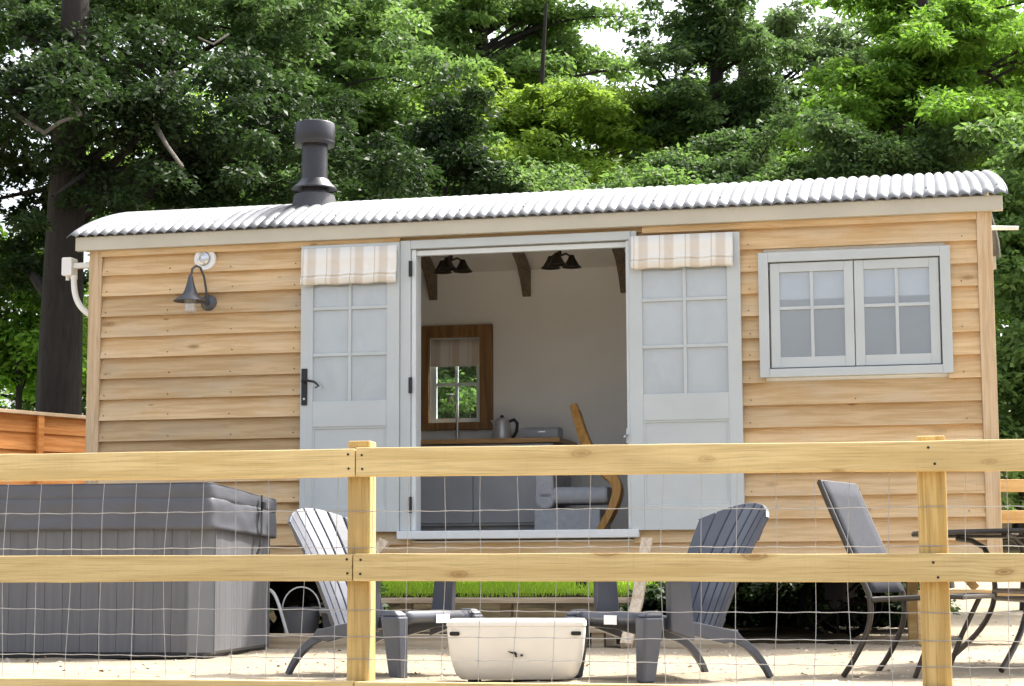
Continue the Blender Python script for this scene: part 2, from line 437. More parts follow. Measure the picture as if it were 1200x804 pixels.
for i in range(40):
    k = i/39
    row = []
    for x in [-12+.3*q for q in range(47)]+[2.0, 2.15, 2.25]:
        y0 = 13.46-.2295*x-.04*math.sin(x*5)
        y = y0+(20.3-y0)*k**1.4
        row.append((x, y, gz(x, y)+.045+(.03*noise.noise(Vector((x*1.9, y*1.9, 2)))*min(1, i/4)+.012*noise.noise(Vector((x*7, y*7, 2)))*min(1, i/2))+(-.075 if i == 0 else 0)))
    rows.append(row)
g.sheet(rows); g.build('soil_and_shade', M['forest_floor'], kind='structure')  # dark soil behind the hut; beneath it the dark colour stands in for shade
# blades on the sunlit bank behind the hut
def quads_obj(name, V, tint, mat, parent=None, **props):
    n = len(V)//4
    me = bpy.data.meshes.new(name)
    me.vertices.add(4*n); me.vertices.foreach_set('co', V.astype(np.float32).ravel())
    me.loops.add(4*n); me.loops.foreach_set('vertex_index', np.arange(4*n, dtype=np.int32))
    me.polygons.add(n); me.polygons.foreach_set('loop_start', np.arange(0, 4*n, 4, dtype=np.int32))
    me.update(calc_edges=True); me.validate()
    a = me.attributes.new('tint', 'FLOAT', 'FACE'); a.data.foreach_set('value', tint.astype(np.float32))
    me.materials.append(mat)
    o = bpy.data.objects.new(name, me); COL.objects.link(o)
    if parent: o.parent = parent
    for k, v in props.items(): o[k] = v
    return o
rg = np.random.default_rng(3)
n = 16000
bx = rg.uniform(-6, 2.2, n); by = 19.7+rg.uniform(0, 1, n)**1.3*8
bz = np.array([gz(x, y) for x, y in zip(bx, by)])+.03
h = rg.uniform(.05, .13, n); an = rg.uniform(0, 2*PI, n); wd = rg.uniform(.004, .008, n)
lean = rg.normal(0, .035, (n, 2))
base = np.stack([bx, by, bz], 1); side = np.stack([np.cos(an)*wd, np.sin(an)*wd, np.zeros(n)], 1)
tip = base+np.concatenate([lean, h[:, None]], 1)
V = np.empty((n, 4, 3)); V[:, 0] = base-side; V[:, 1] = base+side; V[:, 2] = tip+side*.2; V[:, 3] = tip-side*.2
quads_obj('grass', V.reshape(-1, 3), rg.normal(0, .3, n), M['blade'], kind='stuff', label='short bright green grass on the bank behind the hut', category='grass')
# loose stones in the sand
st = MB(); rr = random.Random(5)
for i in range(900):
    y = rr.uniform(8.2, 13.6); x = rr.uniform(-.29, .29)*y
    r = rr.uniform(.004, .013)*(1.6 if rr.random() < .06 else 1)
    z = gz(x, y)+lump(x, y)
    st.tint = rr.uniform(-.35, .15)
    ph = rr.uniform(0, PI); c, s_ = math.cos(ph), math.sin(ph); a, b, e = r*rr.uniform(.8, 1.6), r, r*rr.uniform(.5, .9)
    p = [(a*c, a*s_, 0), (-b*s_, b*c, 0), (-a*c, -a*s_, 0), (b*s_, -b*c, 0), (0, 0, e), (0, 0, -e*.6)]
    st.add([(x+q[0], y+q[1], z+q[2]) for q in p], [(0, 1, 4), (1, 2, 4), (2, 3, 4), (3, 0, 4), (1, 0, 5), (2, 1, 5), (3, 2, 5), (0, 3, 5)], True)
st.build('gravel', plain('loose_stone', (.45, .40, .33), .9, var=.15), kind='stuff', label='small loose stones scattered over the pale sand', category='gravel')

# fallen leaves on the sand and soil
n = 420
ly = rg.uniform(8.6, 16, n); lxx = rg.uniform(-.27, .27, n)*ly
lz = np.array([gz(x, y)+(lump(x, y) if y < 15 else .05)+.006 for x, y in zip(lxx, ly)])
an = rg.uniform(0, 2*PI, n); ll = rg.uniform(.018, .04, n)
u_ = np.stack([np.cos(an), np.sin(an), rg.normal(.1, .2, n)], 1); v__ = np.stack([-np.sin(an), np.cos(an), rg.normal(0, .35, n)], 1)
b_ = np.stack([lxx, ly, lz], 1); V = np.empty((n, 4, 3))
V[:, 0] = b_-u_*ll[:, None]*.5; V[:, 1] = b_+v__*ll[:, None]*.28+np.array([0, 0, .003]); V[:, 2] = b_+u_*ll[:, None]*.5; V[:, 3] = b_-v__*ll[:, None]*.28+np.array([0, 0, .003])
V[:, :, 2] = np.maximum(V[:, :, 2], lz[:, None]-.004)
quads_obj('leaves', V.reshape(-1, 3), rg.normal(0, .3, n), plain('dry_leaf', (.19, .12, .055), .8, var=.3), kind='stuff', label='dry brown leaves scattered over the sand', category='leaves')

# ------------------------------------------------------------------ hut
HO = Vector((-3.07254, 14.08978, 0)); HY = rad(-12.92428)
hut = thing('shepherds_hut', 'timber clad shepherd hut with curved corrugated roof and open grey double doors', 'hut', HO, HY)
RC, ZC, YC = 2.60, .69, 1.2
def arc(y, d=0): return ZC+math.sqrt((RC-d)**2-(y-YC)**2)
L, W = 6.4, 2.4
# openings
DX0, DX1, DZ0, DZ1 = 2.44, 4.0, .70, 2.74
WX0, WX1, WZ0, WZ1 = 4.93, 6.07, 1.82, 2.555
BX0, BX1, BZ0, BZ1 = 1.93, 2.36, 1.70, 2.40
m = MB()
for x0, x1, z0, z1 in ((0, DX0, .6, 2.93), (DX1, WX0, .6, 2.93), (WX1, L, .6, 2.93), (WX0, WX1, .6, WZ0), (WX0, WX1, WZ1, 2.93), (DX0, DX1, DZ1, 2.93), (DX0, DX1, .6, DZ0)):
    m.box(x0, x1, 0, .085, z0, z1)
for x0, x1, z0, z1 in ((.1, BX0, .6, 3.02), (BX1, L-.1, .6, 3.02), (BX0, BX1, .6, BZ0), (BX0, BX1, BZ1, 3.02)):
    m.box(x0, x1, W-.085, W, z0, z1)
for x0, x1 in ((.034, .089), (L-.089, L-.034)):
    out = [(.0855, .6), (W-.001 if x0 == 0 else W-.001, .6)]+[(y, arc(y, .075)) for y in [W-.001-(W-.0865)*i/16 for i in range(17)]]
    m.prism(out, x0, x1, 'X')
m.build('inner_wall', M['plaster'], hut)
m = MB(); m.box(.09, L-.09, .09, W-.09, .62, .74); m.build('floor', M['floorb'], hut)
# cladding: feather edge boards
pitch = .1512; z_top = 2.655
lines = [z_top+pitch-.0-pitch*k for k in range(0, 16)]
def board(m, x0, x1, z0, z1, clipx=None):
    m.hexa([(x0, -.046, z0), (x1, -.046, z0), (x1, -.001, z0), (x0, -.001, z0), (x0, -.006, z1), (x1, -.006, z1), (x1, -.001, z1), (x0, -.001, z1)])
rb = random.Random(21)
m = MB()
for k in range(len(lines)):
    z0 = lines[k]-.012; z1 = z0+pitch+.010
    if z1 < .6: break
    z0 = max(z0, .585); z1 = min(z1, 2.845)
    spans = [(.095, DX0-.002), (DX1+.002, 6.305)]
    if z0 > DZ1: spans = [(.095, 6.305)]
    elif z0 < DZ0 - .0 and z1 < DZ0+.1: spans = [(.095, 6.305)]
    out = []
    for a, b in spans:
        # cut round the window
        if b > 6 and z0 < 2.60 and z1 > 1.78:
            out += [(a, 4.90), (6.10, b)]
        else: out.append((a, b))
    for a, b in out:
        m.tint = rb.choice((-.19, -.10, -.05, 0, .03, .07))+rb.uniform(-.03, .03)
        if b < 3 and 1.28 < z0 < 1.46: m.tint = -.27
        # butt joints on long runs
        zz0, zz1 = z0, z1
        if a < DX0-.1 and b > 4 and z0 < DZ0: pass
        board(m, a, b, zz0, zz1)
def repeat_part(first, parent, spots):
    for k, p in enumerate(spots):
        o = first if k == 0 else first.copy()
        if k: COL.objects.link(o); o.parent = parent
        o.location = p
spots = []
for k in range(1, 14):
    z = lines[k]+.022
    for x in (.13, .62, 1.10, 1.58, 4.80, 6.20 if k % 2 else 5.5):
        if 4.9 < x < 6.1 and 1.75 < z < 2.62: continue
        spots.append((x+rb.uniform(-.01, .01), 0, z+rb.uniform(-.004, .004)))
nl = MB(); nl.lathe([(.0042, -.0375), (.0042, -.0435)], (0, 0, 0), 8, 'Y')
repeat_part(nl.build('nail', M['tube'], hut), hut, spots)
# make boards overlap without touching: each upper bottom edge sits proud of the board below
m.build('cladding', M['larch'], hut)
m = MB()
for x0, y0, y1, tn in ((-.004, -.050, .06, -.02), (6.306, -.050, .06, .04), (-.004, W-.05, W+.03, 0), (6.306, W-.05, W+.03, .02)):
    m = MB(); m.tint = tn; m.box(x0, x0+.098, y0, y1, .56, 2.835); m.build('corner_post', M['larch_post'], hut, .003)
# gable cladding (both ends)
gmat = wood('larch_gable', (.62, .48, .30), (.52, .37, .20), 'Y', 1.0, True, .7, weather=(.64, .54, .40))
for xe, sg in ((.032, -1), (L-.032, 1)):
    m = MB()
    for k in range(-3, 16):
        z0 = lines[0]-pitch*k-.012; z1 = z0+pitch+.01
        if z1 < .6: break
        z0 = max(z0, .585)
        # clip to the vault
        half = W/2-.06
        if z1 > arc(.08, .09):
            h_ = z1-ZC
            if h_ > RC-.1: continue
            half = min(half, math.sqrt(max(.0, (RC-.09)**2-h_**2)))
        if half < .1: continue
        m.tint = rb.uniform(-.1, .08)
        y0, y1 = YC-half, YC+half
        a, b = xe+sg*.028, xe+sg*.009
        y0, y1 = max(y0, .062), min(y1, W-.052)
        m.hexa([(xe, y0, z0), (xe, y1, z0), (a, y1, z0), (a, y0, z0), (xe, y0, z1), (xe, y1, z1), (b, y1, z1), (b, y0, z1)])
    m.build('gable_cladding', gmat, hut)
# fascia and little top trims
for y0, y1 in ((-.105, -.051), (W+.04, W+.1)):
    m = MB(); m.box(-.09, 6.477, y0, y1, 2.826, 2.925); m.build('fascia', M['fascia'], hut, .003)
for x0, x1 in ((.095, DX0-.08), (DX1+.08, 6.305)):
    m = MB(); m.box(x0, x1, -.056, -.0465, 2.782, 2.8255); m.build('top_trim', M['larch'], hut, .002)
m = MB(); m.box(-.085, 6.47, -.0505, .0, 2.8365, 2.85); m.build('soffit', M['fascia'], hut)
# bargeboards under the roof ends
for x0, x1 in ((-.027, .001), (6.398, 6.421)):
    m = MB()
    ysb = [-.04+(W+.08)*i/24 for i in range(25)]
    out = [(y, arc(y, .03)) for y in ysb]+[(y, max(2.83, arc(y, .13))) for y in reversed(ysb)]
    m.prism(out, x0, x1, 'X'); m.build('bargeboard', M['fascia'], hut)
# roof
m = MB(); m.smooth = True
nx = int(6.66/.0765*14); a0 = math.asin((-.13-YC)/RC); a1 = -a0
grid = []
for i in range(nx+1):
    x = -.15+6.665*i/nx
    dz = .0115*(2*abs(math.sin(PI*(x+.15)/.0765))**.75-1)
    row = []
    for j in range(25):
        a = a0+(a1-a0)*j/24; r = RC+dz+.004
        yy = YC+r*math.sin(a); q = min(1, max(0, (min(yy, W-yy)+.13)/.85)); q = q*q*(3-2*q); t_ = i/nx
        row.append((x+q*(.115*max(0, 1-t_*12)-.09*max(0, 1-(1-t_)*12)), yy, ZC+r*math.cos(a)))
    grid.append(row)
m.sheet(grid)
roof = m.build('roof', M['zinc'], hut)
so_ = roof.modifiers.new('solid', 'SOLIDIFY'); so_.thickness = .003; so_.offset = -1
m = MB(); m.lathe([(.011, -.002), (.011, .003), (.006, .004), (.006, .010)], (0, 0, 0), 8)
repeat_part(m.build('screw', M['steel'], hut), hut, [(-.15+.0765*(k+.25), yy, arc(yy)+.0165) for yy in (.02, 1.2) for k in range(2, 87, 6)])
# roof ceiling lining
m = MB(); m.smooth = True
m.sheet([[(x, y, arc(y, .085)) for y in [.02+(W-.04)*j/20 for j in range(21)]] for x in (.09, 6.31)])
cl = m.build('ceiling', M['ceil'], hut); s2 = cl.modifiers.new('solid', 'SOLIDIFY'); s2.thickness = .04; s2.offset = 1
# roof bows inside
for bx_ in (1.96, 2.75, 3.56, 4.4, 5.2, 1.1):
    m = MB()
    ysb = [.10+(W-.20)*j/22 for j in range(23)]
    out = [(y, arc(y, .09)) for y in ysb]+[(y, arc(y, .17)-.14*max(0, (abs(y-YC)-.80)/.30)**2) for y in reversed(ysb)]
    m.prism(out, bx_-.035, bx_+.035, 'X'); m.build('roof_bow', M['bow'], hut, .004)
# chassis and wheels
m = MB()
m.box(.1, 6.3, .25, .37, .44, .598); m.box(.1, 6.3, 2.03, 2.15, .44, .598)
for x in (.15, 1.6, 3.2, 4.8, 6.15): m.box(x, x+.1, .37, 2.03, .46, .596)
m.build('chassis', M['chassis'], hut, .004)
for ax in (1.05, 5.3):
    m = MB(); m.tube([(ax, .3, .26), (ax, 2.1, .26)], .03, 10); m.box(ax-.06, ax+.06, .3, 2.1, .29, .45)
    axle = m.build('axle', M['chassis'], hut)
    for wy in (.62, 1.78):
        m = MB(); m.lathe([(.26, -.04), (.26, .04), (.22, .04), (.22, -.04)], (ax, wy, .262), 32, 'Y', False)
        m.f.append(tuple()) if False else None
        wh = None
        for k in range(8):
            a = 2*PI*k/8; m.tube([(ax, wy, .262), (ax+.225*math.cos(a), wy, .262+.225*math.sin(a))], .012, 6)
        m.lathe([(.05, -.06), (.05, .06)], (ax, wy, .262), 16, 'Y')
        m.build('wheel', M['chassis'], hut)

# door frame
m = MB()
m.box(2.364, 2.4385, -.064, -.0315, .769, 2.802)           # outer architrave left
m.box(3.9995+.002, 4.041, -.060, -.0315, .769, 2.802)
m.box(2.4395, 4.0005, -.064, -.001, 2.742, 2.802)
df = m.build('door_frame', M['greypaint'], hut, .003)
m = MB()
m.box(2.441, 2.474, -.045, .09, .770, 2.739); m.box(3.963, 3.999, -.045, .09, .770, 2.739); m.box(2.475, 3.962, -.03, .012, 2.697, 2.733)
m.build('door_lining', M['sillpaint'], hut, .003)
m = MB(); m.box(2.352, 4.040, -.10, .09, .712, .768); m.build('threshold', M['sillpaint'], hut, .006)

# doors (folded back flat on the front wall)
def make_door(x0, x1, z0, z1, side):
    yb, yf = -.042, -.086          # back and front of leaf
    d = MB()
    sw = .09
    gx0, gx1 = x0+sw, x1-sw
    gz0, gz1 = z0+.915, z1-.125
    pz0, pz1 = z0+.17, z0+.735
    d.box(x0, gx0, yf, yb, z0, z1); d.box(gx1, x1, yf, yb, z0, z1)
    d.box(gx0, gx1, yf, yb, z1-.125, z1); d.box(gx0, gx1, yf, yb, pz1, gz0); d.box(gx0, gx1, yf, yb, z0, pz0)
    d.box(gx0, gx1, yf+.012, yb+.0, pz0, pz1)
    door = d.build('door', M['greypaint'], hut, .003)
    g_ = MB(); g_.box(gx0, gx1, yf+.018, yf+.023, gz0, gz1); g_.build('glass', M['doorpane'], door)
    b_ = MB(); xm = (gx0+gx1)/2
    b_.box(xm-.011, xm+.011, yf+.003, yf+.016, gz0, gz1)
    for k in range(1, 3):
        z = gz0+(gz1-gz0)*k/3
        b_.box(gx0, xm-.0115, yf+.003, yf+.016, z-.011, z+.011); b_.box(xm+.0115, gx1, yf+.003, yf+.016, z-.011, z+.011)
    b_.build('glazing_bars', M['greypaint'], door, .002)
    # panel bead
    p_ = MB()
    p_.box(gx0, gx1, yf+.005, yf+.0115, pz1-.014, pz1); p_.box(gx0, gx1, yf+.005, yf+.0115, pz0, pz0+.014)
    p_.box(gx0, gx0+.014, yf+.005, yf+.0115, pz0+.0145, pz1-.0145); p_.box(gx1-.014, gx1, yf+.005, yf+.0115, pz0+.0145, pz1-.0145)
    p_.build('panel_bead', M['greypaint'], door, .002)
    return door, gx0, gx1
ld, lg0, lg1 = make_door(1.640, 2.362, .765, 2.790, -1)
rd, rg0, rg1 = make_door(4.045-.055, 4.748, .760, 2.760, 1)
def blind(door, x0, x1, zt, zb, mat, front=-.090, sag=.0):
    m = MB(); m.smooth = False
    ym = front
    # head drop then two stacked folds
    prof = [(ym-.020, zt), (ym-.024, zt-(zt-zb)*.35), (ym-.026, zb+.085), (ym-.040, zb+.070), (ym-.030, zb+.062), (ym-.048, zb+.045), (ym-.044, zb+.012), (ym-.032, zb)]
    rows_ = []
    nxs = 30
    for (y, z) in prof:
        rows_.append([(x0+(x1-x0)*i/nxs, y+.0025*math.sin(i*1.9+z*40), z-.003*math.sin(i*.7)) for i in range(nxs+1)])
    m.sheet(rows_, True)
    m.box(x0+.002, x1-.002, ym-.018, ym, zt-.03, zt+.004)
    o = m.build('roman_blind', mat, door)
    s = o.modifiers.new('solid', 'SOLIDIFY'); s.thickness = .002
    return o
blind(ld, 1.650, 2.352, 2.762, 2.502, M['stripe_a'])
blind(rd, 4.012, 4.706, 2.752, 2.525, M['stripe_b'])
m = MB(); m.rbox(1.650, 1.694, -.094, -.0865, 1.655, 1.915, .006)
hp = m.build('lock_plate', M['black'], ld, .002)
m = MB(); m.lathe([(.016, -.12), (.016, -.0865)], (1.672, 0, 1.825), 14, 'Y'); m.tube([(1.672, -.125, 1.825), (1.70, -.130, 1.828), (1.76, -.128, 1.815), (1.79, -.126, 1.785), (1.765, -.126, 1.775)], [.009, .009, .008, .008, .006], 8)
m.build('lever_handle', M['black'], hp)
m = MB(); m.lathe([(.008, -.098), (.008, -.0945)], (1.672, 0, 1.70), 12, 'Y'); m.build('keyhole_cover', M['steel'], hp)
for z in (2.60, 1.78, .95):
    m = MB(); m.tube([(2.4395, -.066, z-.055), (2.4395, -.066, z+.055)], .013, 10); m.box(2.415, 2.439, -.062, -.0585, z-.05, z+.05)
    m.build('hinge', M['black'], ld)
m = MB(); m.tube([(3.965, -.05, 1.40), (3.955, -.085, 1.40), (3.945, -.10, 1.385)], .008, 8); m.box(3.955, 3.9625, -.044, -.02, 1.35, 1.45)
m.build('door_catch', M['steel'], rd)

# casement window on the right
m = MB()
m.box(4.868, 4.934, -.066, -.0, 1.768, 2.612); m.box(6.063, 6.130, -.066, -.0, 1.768, 2.612)
m.box(4.9345, 6.0625, -.066, -.0, 2.546, 2.612); m.box(4.9345, 6.0625, -.072, -.0, 1.768, 1.824)
win = m.build('casement_window', M['greypaint'], hut, .003)
for x0, x1 in ((4.945, 5.4965), (5.5025, 6.053)):
    m = MB(); a, b, z0, z1 = x0, x1, 1.832, 2.538
    fw = .062
    m.box(a, a+fw, -.050, -.012, z0, z1); m.box(b-fw, b, -.050, -.012, z0, z1)
    m.box(a+fw, b-fw, -.050, -.012, z0, z0+.07); m.box(a+fw, b-fw, -.050, -.012, z1-fw, z1)
    xm = (a+b)/2; zm = z0+.40
    m.box(xm-.011, xm+.011, -.046, -.020, z0+.07, z1-fw)
    m.box(a+fw, xm-.0115, -.046, -.020, zm-.011, zm+.011); m.box(xm+.0115, b-fw, -.046, -.020, zm-.011, zm+.011)
    s_ = m.build('sash', M['greypaint'], win, .003)
    m = MB(); m.box(a+fw-.002, b-fw+.002, -.033, -.028, z0+.068, z1-fw+.002); m.build('pane', M['pane'], win)
    m = MB(); m.box(a+.03, b-.03, -.022, -.018, z1-.235, z1-.01); m.tube([(a+.03, -.020, z1-.24), (b-.03, -.020, z1-.24)], .006, 8); m.build('roller_blind', M['rblind'], win)
m = MB(); m.box(4.93, 6.07, -.0, .083, 1.8205, 1.8315); m.build('inner_sill', M['sillpaint'], win)

# kitchen window in the back wall
m = MB(); yi = W-.086
m.box(BX0-.10, BX0, yi-.05, yi, BZ0-.06, BZ1+.10); m.box(BX1, BX1+.105, yi-.05, yi, BZ0-.06, BZ1+.10)
m.box(BX0, BX1, yi-.05, yi, BZ1, BZ1+.10); m.box(BX0, BX1, yi-.07, yi, BZ0-.06, BZ0)
kw = m.build('kitchen_window', M['intwood'], hut, .003)
m = MB()
m.box(BX0+.001, BX0+.045, W-.06, W-.02, BZ0+.001, BZ1-.001); m.box(BX1-.045, BX1-.001, W-.06, W-.02, BZ0+.001, BZ1-.001)
m.box(BX0+.0455, BX1-.0455, W-.06, W-.02, BZ0+.001, BZ0+.04); m.box(BX0+.0455, BX1-.0455, W-.06, W-.02, BZ1-.04, BZ1-.001)
xm = (BX0+BX1)/2
m.box(xm-.012, xm+.012, W-.055, W-.03, BZ0+.041, BZ1-.041); zm = 2.02
m.box(BX0+.046, xm-.0125, W-.055, W-.03, zm-.012, zm+.012); m.box(xm+.0125, BX1-.046, W-.055, W-.03, zm-.012, zm+.012)
m.build('sash', M['sillpaint'], kw)
m = MB(); m.box(BX0+.04, BX1-.04, W-.044, W-.04, BZ0+.035, BZ1-.035); m.build('pane', M['ipane'], kw)
m = MB()
zt, zb = BZ1-.01, 2.165
rows_ = [[(BX0+.004+(BX1-BX0-.008)*i/20, yi+.012+.003*math.sin(i*1.3)-.012*k, zt-(zt-zb)*k) for i in range(21)] for k in (0, .3, .6, .85, 1)]
m.sheet(rows_, True); o = m.build('roman_blind', M['stripe_c'], kw); o.modifiers.new('solid', 'SOLIDIFY').thickness = .003

# flue
FX, FY_ = 1.50, .60
m = MB(); m.lathe([(.098, 3.24), (.098, 3.69)], (FX, FY_, 0), 28)
fl = m.build('flue_pipe', M['flue'], hut)
m = MB(); zb = arc(FY_)
m.lathe([(.185, zb-.055), (.165, zb+.0), (.155, zb+.06), (.150, zb+.075)], (FX, FY_, 0), 28); m.build('flashing', plain('lead_flashing', (.07, .07, .077), .6, .3, var=.25), fl)
m = MB(); m.lathe([(.172, 3.335), (.172, 3.345), (.125, 3.388), (.108, 3.413), (.0985, 3.413)], (FX, FY_, 0), 28, 'Z', False); m.build('storm_collar', M['flue'], fl)
m = MB(); m.lathe([(.099, 3.675), (.148, 3.67), (.152, 3.675), (.152, 3.832), (.146, 3.842), (.10, 3.855), (.03, 3.86)], (FX, FY_, 0), 28)
m.lathe([(.154, 3.69), (.1545, 3.695), (.154, 3.702)], (FX, FY_, 0), 28, 'Z', False); m.build('cowl', M['flue'], fl)

# round wall vent
m = MB(); m.lathe([(.083, -.030), (.083, -.047), (.079, -.052), (.052, -.053), (.052, -.040)], (.895, 0, 2.735), 28, 'Y'); v_ = m.build('wall_vent', M['white'], hut)
m = MB(); m.lathe([(.048, -.041), (.046, -.060), (.030, -.066), (.028, -.052), (.012, -.055)], (.885, 0, 2.738), 24, 'Y'); m.build('vent_nozzle', M['steel'], v_)

# junction box and pipe on the left gable, rod on the right one
m = MB(); m.rbox(-.245, -.165, -.005, .10, 2.665, 2.80, .012); m.box(-.165, -.03, .02, .07, 2.72, 2.76); jb = m.build('junction_box', M['white'], hut, .004)
m = MB(); m.tube(bez((-.165, .04, 2.67), (-.165, .04, 2.52), (-.14, .04, 2.44), (-.03, .045, 2.37), 12), .022, 10); m.lathe([(.026, 2.64), (.026, 2.668)], (-.165, .04, 0), 12); m.lathe([(.014, 2.635), (.014, 2.668)], (-.215, .04, 0), 12)
m.build('conduit', M['white'], jb)
m = MB(); m.tube([(6.37, .10, 2.745), (6.58, .10, 2.735)], [.016, .013], 10); m.build('overflow_pipe', M['white'], hut)
# swan neck wall lamp
lamp = thing('wall_lamp', 'grey swan neck outdoor lamp on the cladding under the round vent', 'lamp', HO+Vector((0, 0, 0)), HY)
lx_, lz_ = .925, 2.435
def hut_pt(x, y, z):
    return Vector((HO.x+x*math.cos(HY)-y*math.sin(HY), HO.y+x*math.sin(HY)+y*math.cos(HY), z))
lamp.location = hut_pt(lx_, -.03, lz_)
m = MB(); m.lathe([(.058, .012), (.058, -.012), (.046, -.022), (.02, -.03), (.018, -.045)], (0, 0, -.02), 22, 'Y'); m.build('back_plate', M['lampgrey'], lamp)
m = MB(); m.tube([(0, -.03, -.02), (0, -.05, .05), (-.012, -.07, .16), (-.03, -.10, .225), (-.05, -.13, .235), (-.068, -.155, .21), (-.072, -.165, .165)], .0085, 10); m.build('swan_neck', M['lampgrey'], lamp)
m = MB(); m.lathe([(.011, .175), (.018, .155), (.030, .10), (.045, .055), (.062, .03), (.120, -.012), (.122, -.017), (.06, .02), (.02, .03)], (-.075, -.168, -.01), 28); m.build('shade', M['lampgrey'], lamp)
m = MB(); m.lathe([(.038, .02), (.044, -.05), (.044, -.085), (.03, -.10)], (-.075, -.168, -.01), 20); m.build('bulb_glass', M['bulb'], lamp)

# ------------------------------------------------------------------ inside the hut
def hthing(name, label, cat, x, y, z, rz=0, group=None): return thing(name, label, cat, hut_pt(x, y, z), HY+rz, group)
kc = hthing('kitchen_counter', 'slate blue kitchen units with a wooden worktop seen through the doorway', 'kitchen counter', 0, 0, .765)
m = MB(); m.box(.15, 3.10, 1.64, 2.30, .08, .71); m.box(.15, 3.06, 1.70, 2.30, -.023, .079)
m.build('base_unit', M['cabinet'], kc, .003)
for x0, x1 in ((.7, 1.28), (1.29, 1.87), (1.88, 2.46), (2.47, 3.09)):
    m = MB()
    m.box(x0, x1, 1.62, 1.6395, .10, .70); dr = m.build('unit_door', M['cabinet'], kc, .003)
    m = MB(); m.lathe([(.008, 1.60), (.014, 1.595), (.014, 1.61), (.006, 1.6195)], (x1-.05, 0, .62), 12, 'Y'); m.build('knob', M['steel'], dr)
m = MB(); m.box(.12, 3.16, 1.60, 2.305, .715, .752); m.build('worktop', M['worktop'], kc, .004)
m = MB(); m.box(1.85, 2.42, 1.85, 2.2, .7525, .758); m.box(1.9, 2.37, 1.88, 2.17, .7585, .760); sk = m.build('sink', M['steel'], kc)
m = MB(); m.lathe([(.028, .753), (.026, .78)], (2.19, 2.20, 0), 16); m.tube(bez((2.19, 2.20, .77), (2.19, 2.20, 1.05), (2.19, 2.18, 1.18), (2.15, 2.10, 1.14), 14)+[Vector((2.145, 2.08, 1.08))], .012, 10)
m.build('tap', M['steel'], kc)
m = MB(); m.box(.15, 3.0, 2.306, 2.313, .753, .88); m.build('splashback', M['white'], kc)
ket = hthing('kettle', 'steel kettle with black handle on the worktop beside the kitchen window', 'kettle', 2.62, 1.95, 1.5175)
m = MB(); m.lathe([(.078, 0), (.082, .012), (.08, .05), (.068, .13), (.060, .165), (.058, .17), (.03, .185)], (0, 0, 0), 26); m.build('body', M['kettle'], ket)
m = MB(); m.tube([(.055, 0, .155), (.10, 0, .17), (.125, 0, .14), (.12, 0, .08), (.095, 0, .035), (.075, 0, .03)], .013, 10); m.build('handle', M['black'], ket)
m = MB(); m.add([(-.052, -.02, .17), (-.052, .02, .17), (-.095, 0, .168), (-.06, -.018, .12), (-.06, .018, .12), (-.07, 0, .13)], [(0, 1, 2), (0, 2, 5, 3), (1, 4, 5, 2), (3, 5, 4), (0, 3, 4, 1)]); m.build('spout', M['kettle'], ket)
m = MB(); m.lathe([(.012, .183), (.016, .2), (.008, .208)], (0, 0, 0), 12); m.build('lid_knob', M['black'], ket)
bb = hthing('bread_bin', 'pale rounded bread bin at the end of the worktop', 'bread bin', 2.95, 2.02, 1.5175)
m = MB(); m.rbox(-.15, .13, -.10, .10, 0, .105, .035, 5, 'X'); m.build('body', plain('pale_blue_enamel', (.42, .45, .50), .4), bb)
m = MB(); m.box(-.03, .03, -.112, -.1005, .06, .072); m.build('handle', M['steel'], bb)

ac = hthing('armchair', 'grey cushioned armchair with curved pale wood frame inside the doorway', 'armchair', 0, 0, .741)
m = MB()
for yy in (.80, 1.34):
    ox = -.15*(yy-.80)
    pts = bez((3.36, yy+.35, .98), (3.42, yy+.28, .80), (3.52, yy+.05, .55), (3.70, yy, .43), 12)+bez((3.70, yy, .43), (3.78, yy, .36), (3.74, yy, .24), (3.60, yy, .02), 10)[1:]
    nn = len(pts); m.strip([p+Vector((ox, 0, 0)) for p in pts], [.052+.026*math.sin(PI*min(1, k/nn*1.15)) for k in range(nn)], .05, (0, 1, 0))
m.tube([(3.6, .82, .03), (3.52, 1.32, .03)], .014, 8); m.tube([(3.40, 1.12, .86), (3.32, 1.66, .86)], .016, 8)
m.build('bentwood_frame', M['bentwood'], ac, .006)
m = MB(); m.rbox(3.14, 3.66, .86, 1.34, .24, .36, .05, 5, 'X'); m.build('seat_cushion', M['cushion'], ac, .02)
m = MB(); m.rbox(3.12, 3.26, .86, 1.40, .20, .50, .06, 5, 'Y'); m.build('back_cushion', M['cushion'], ac, .02)
m = MB(); m.box(3.11, 3.60, .88, 1.32, .0, .195); m.build('base', M['cushion'], ac, .01)
# ceiling lamps
def ceil_lamp(x, y, label):
    zc = arc(y, .128)
    t_ = hthing('ceiling_lamp', label, 'lamp', x, y, zc, 0, 'bronze ceiling lamps inside the hut')
    m = MB(); m.lathe([(.06, -.0), (.06, -.02), (.02, -.035), (.014, -(zc-2.89))], (0, 0, 0), 16); m.build('ceiling_rose', M['bronze'], t_)
    for k in range(3):
        a = 2*PI*k/3+.5
        dx, dy = math.cos(a), math.sin(a)
        zl = 2.885-zc
        m = MB(); m.tube([(0, 0, zl), (dx*.05, dy*.05, zl+.02), (dx*.09, dy*.09, zl)], .008, 8)
        m.lathe([(.018, zl+.01), (.03, zl-.02), (.06, zl-.07), (.078, zl-.085), (.06, zl-.068)], (dx*.095, dy*.095, 0), 16)
        m.build('shade', M['bronze'], t_)
    return t_
ceil_lamp(2.36, 1.35, 'dark bronze three shade ceiling lamp above the kitchen window')
ceil_lamp(3.22, 1.35, 'dark bronze three shade ceiling lamp nearer the right hand door')

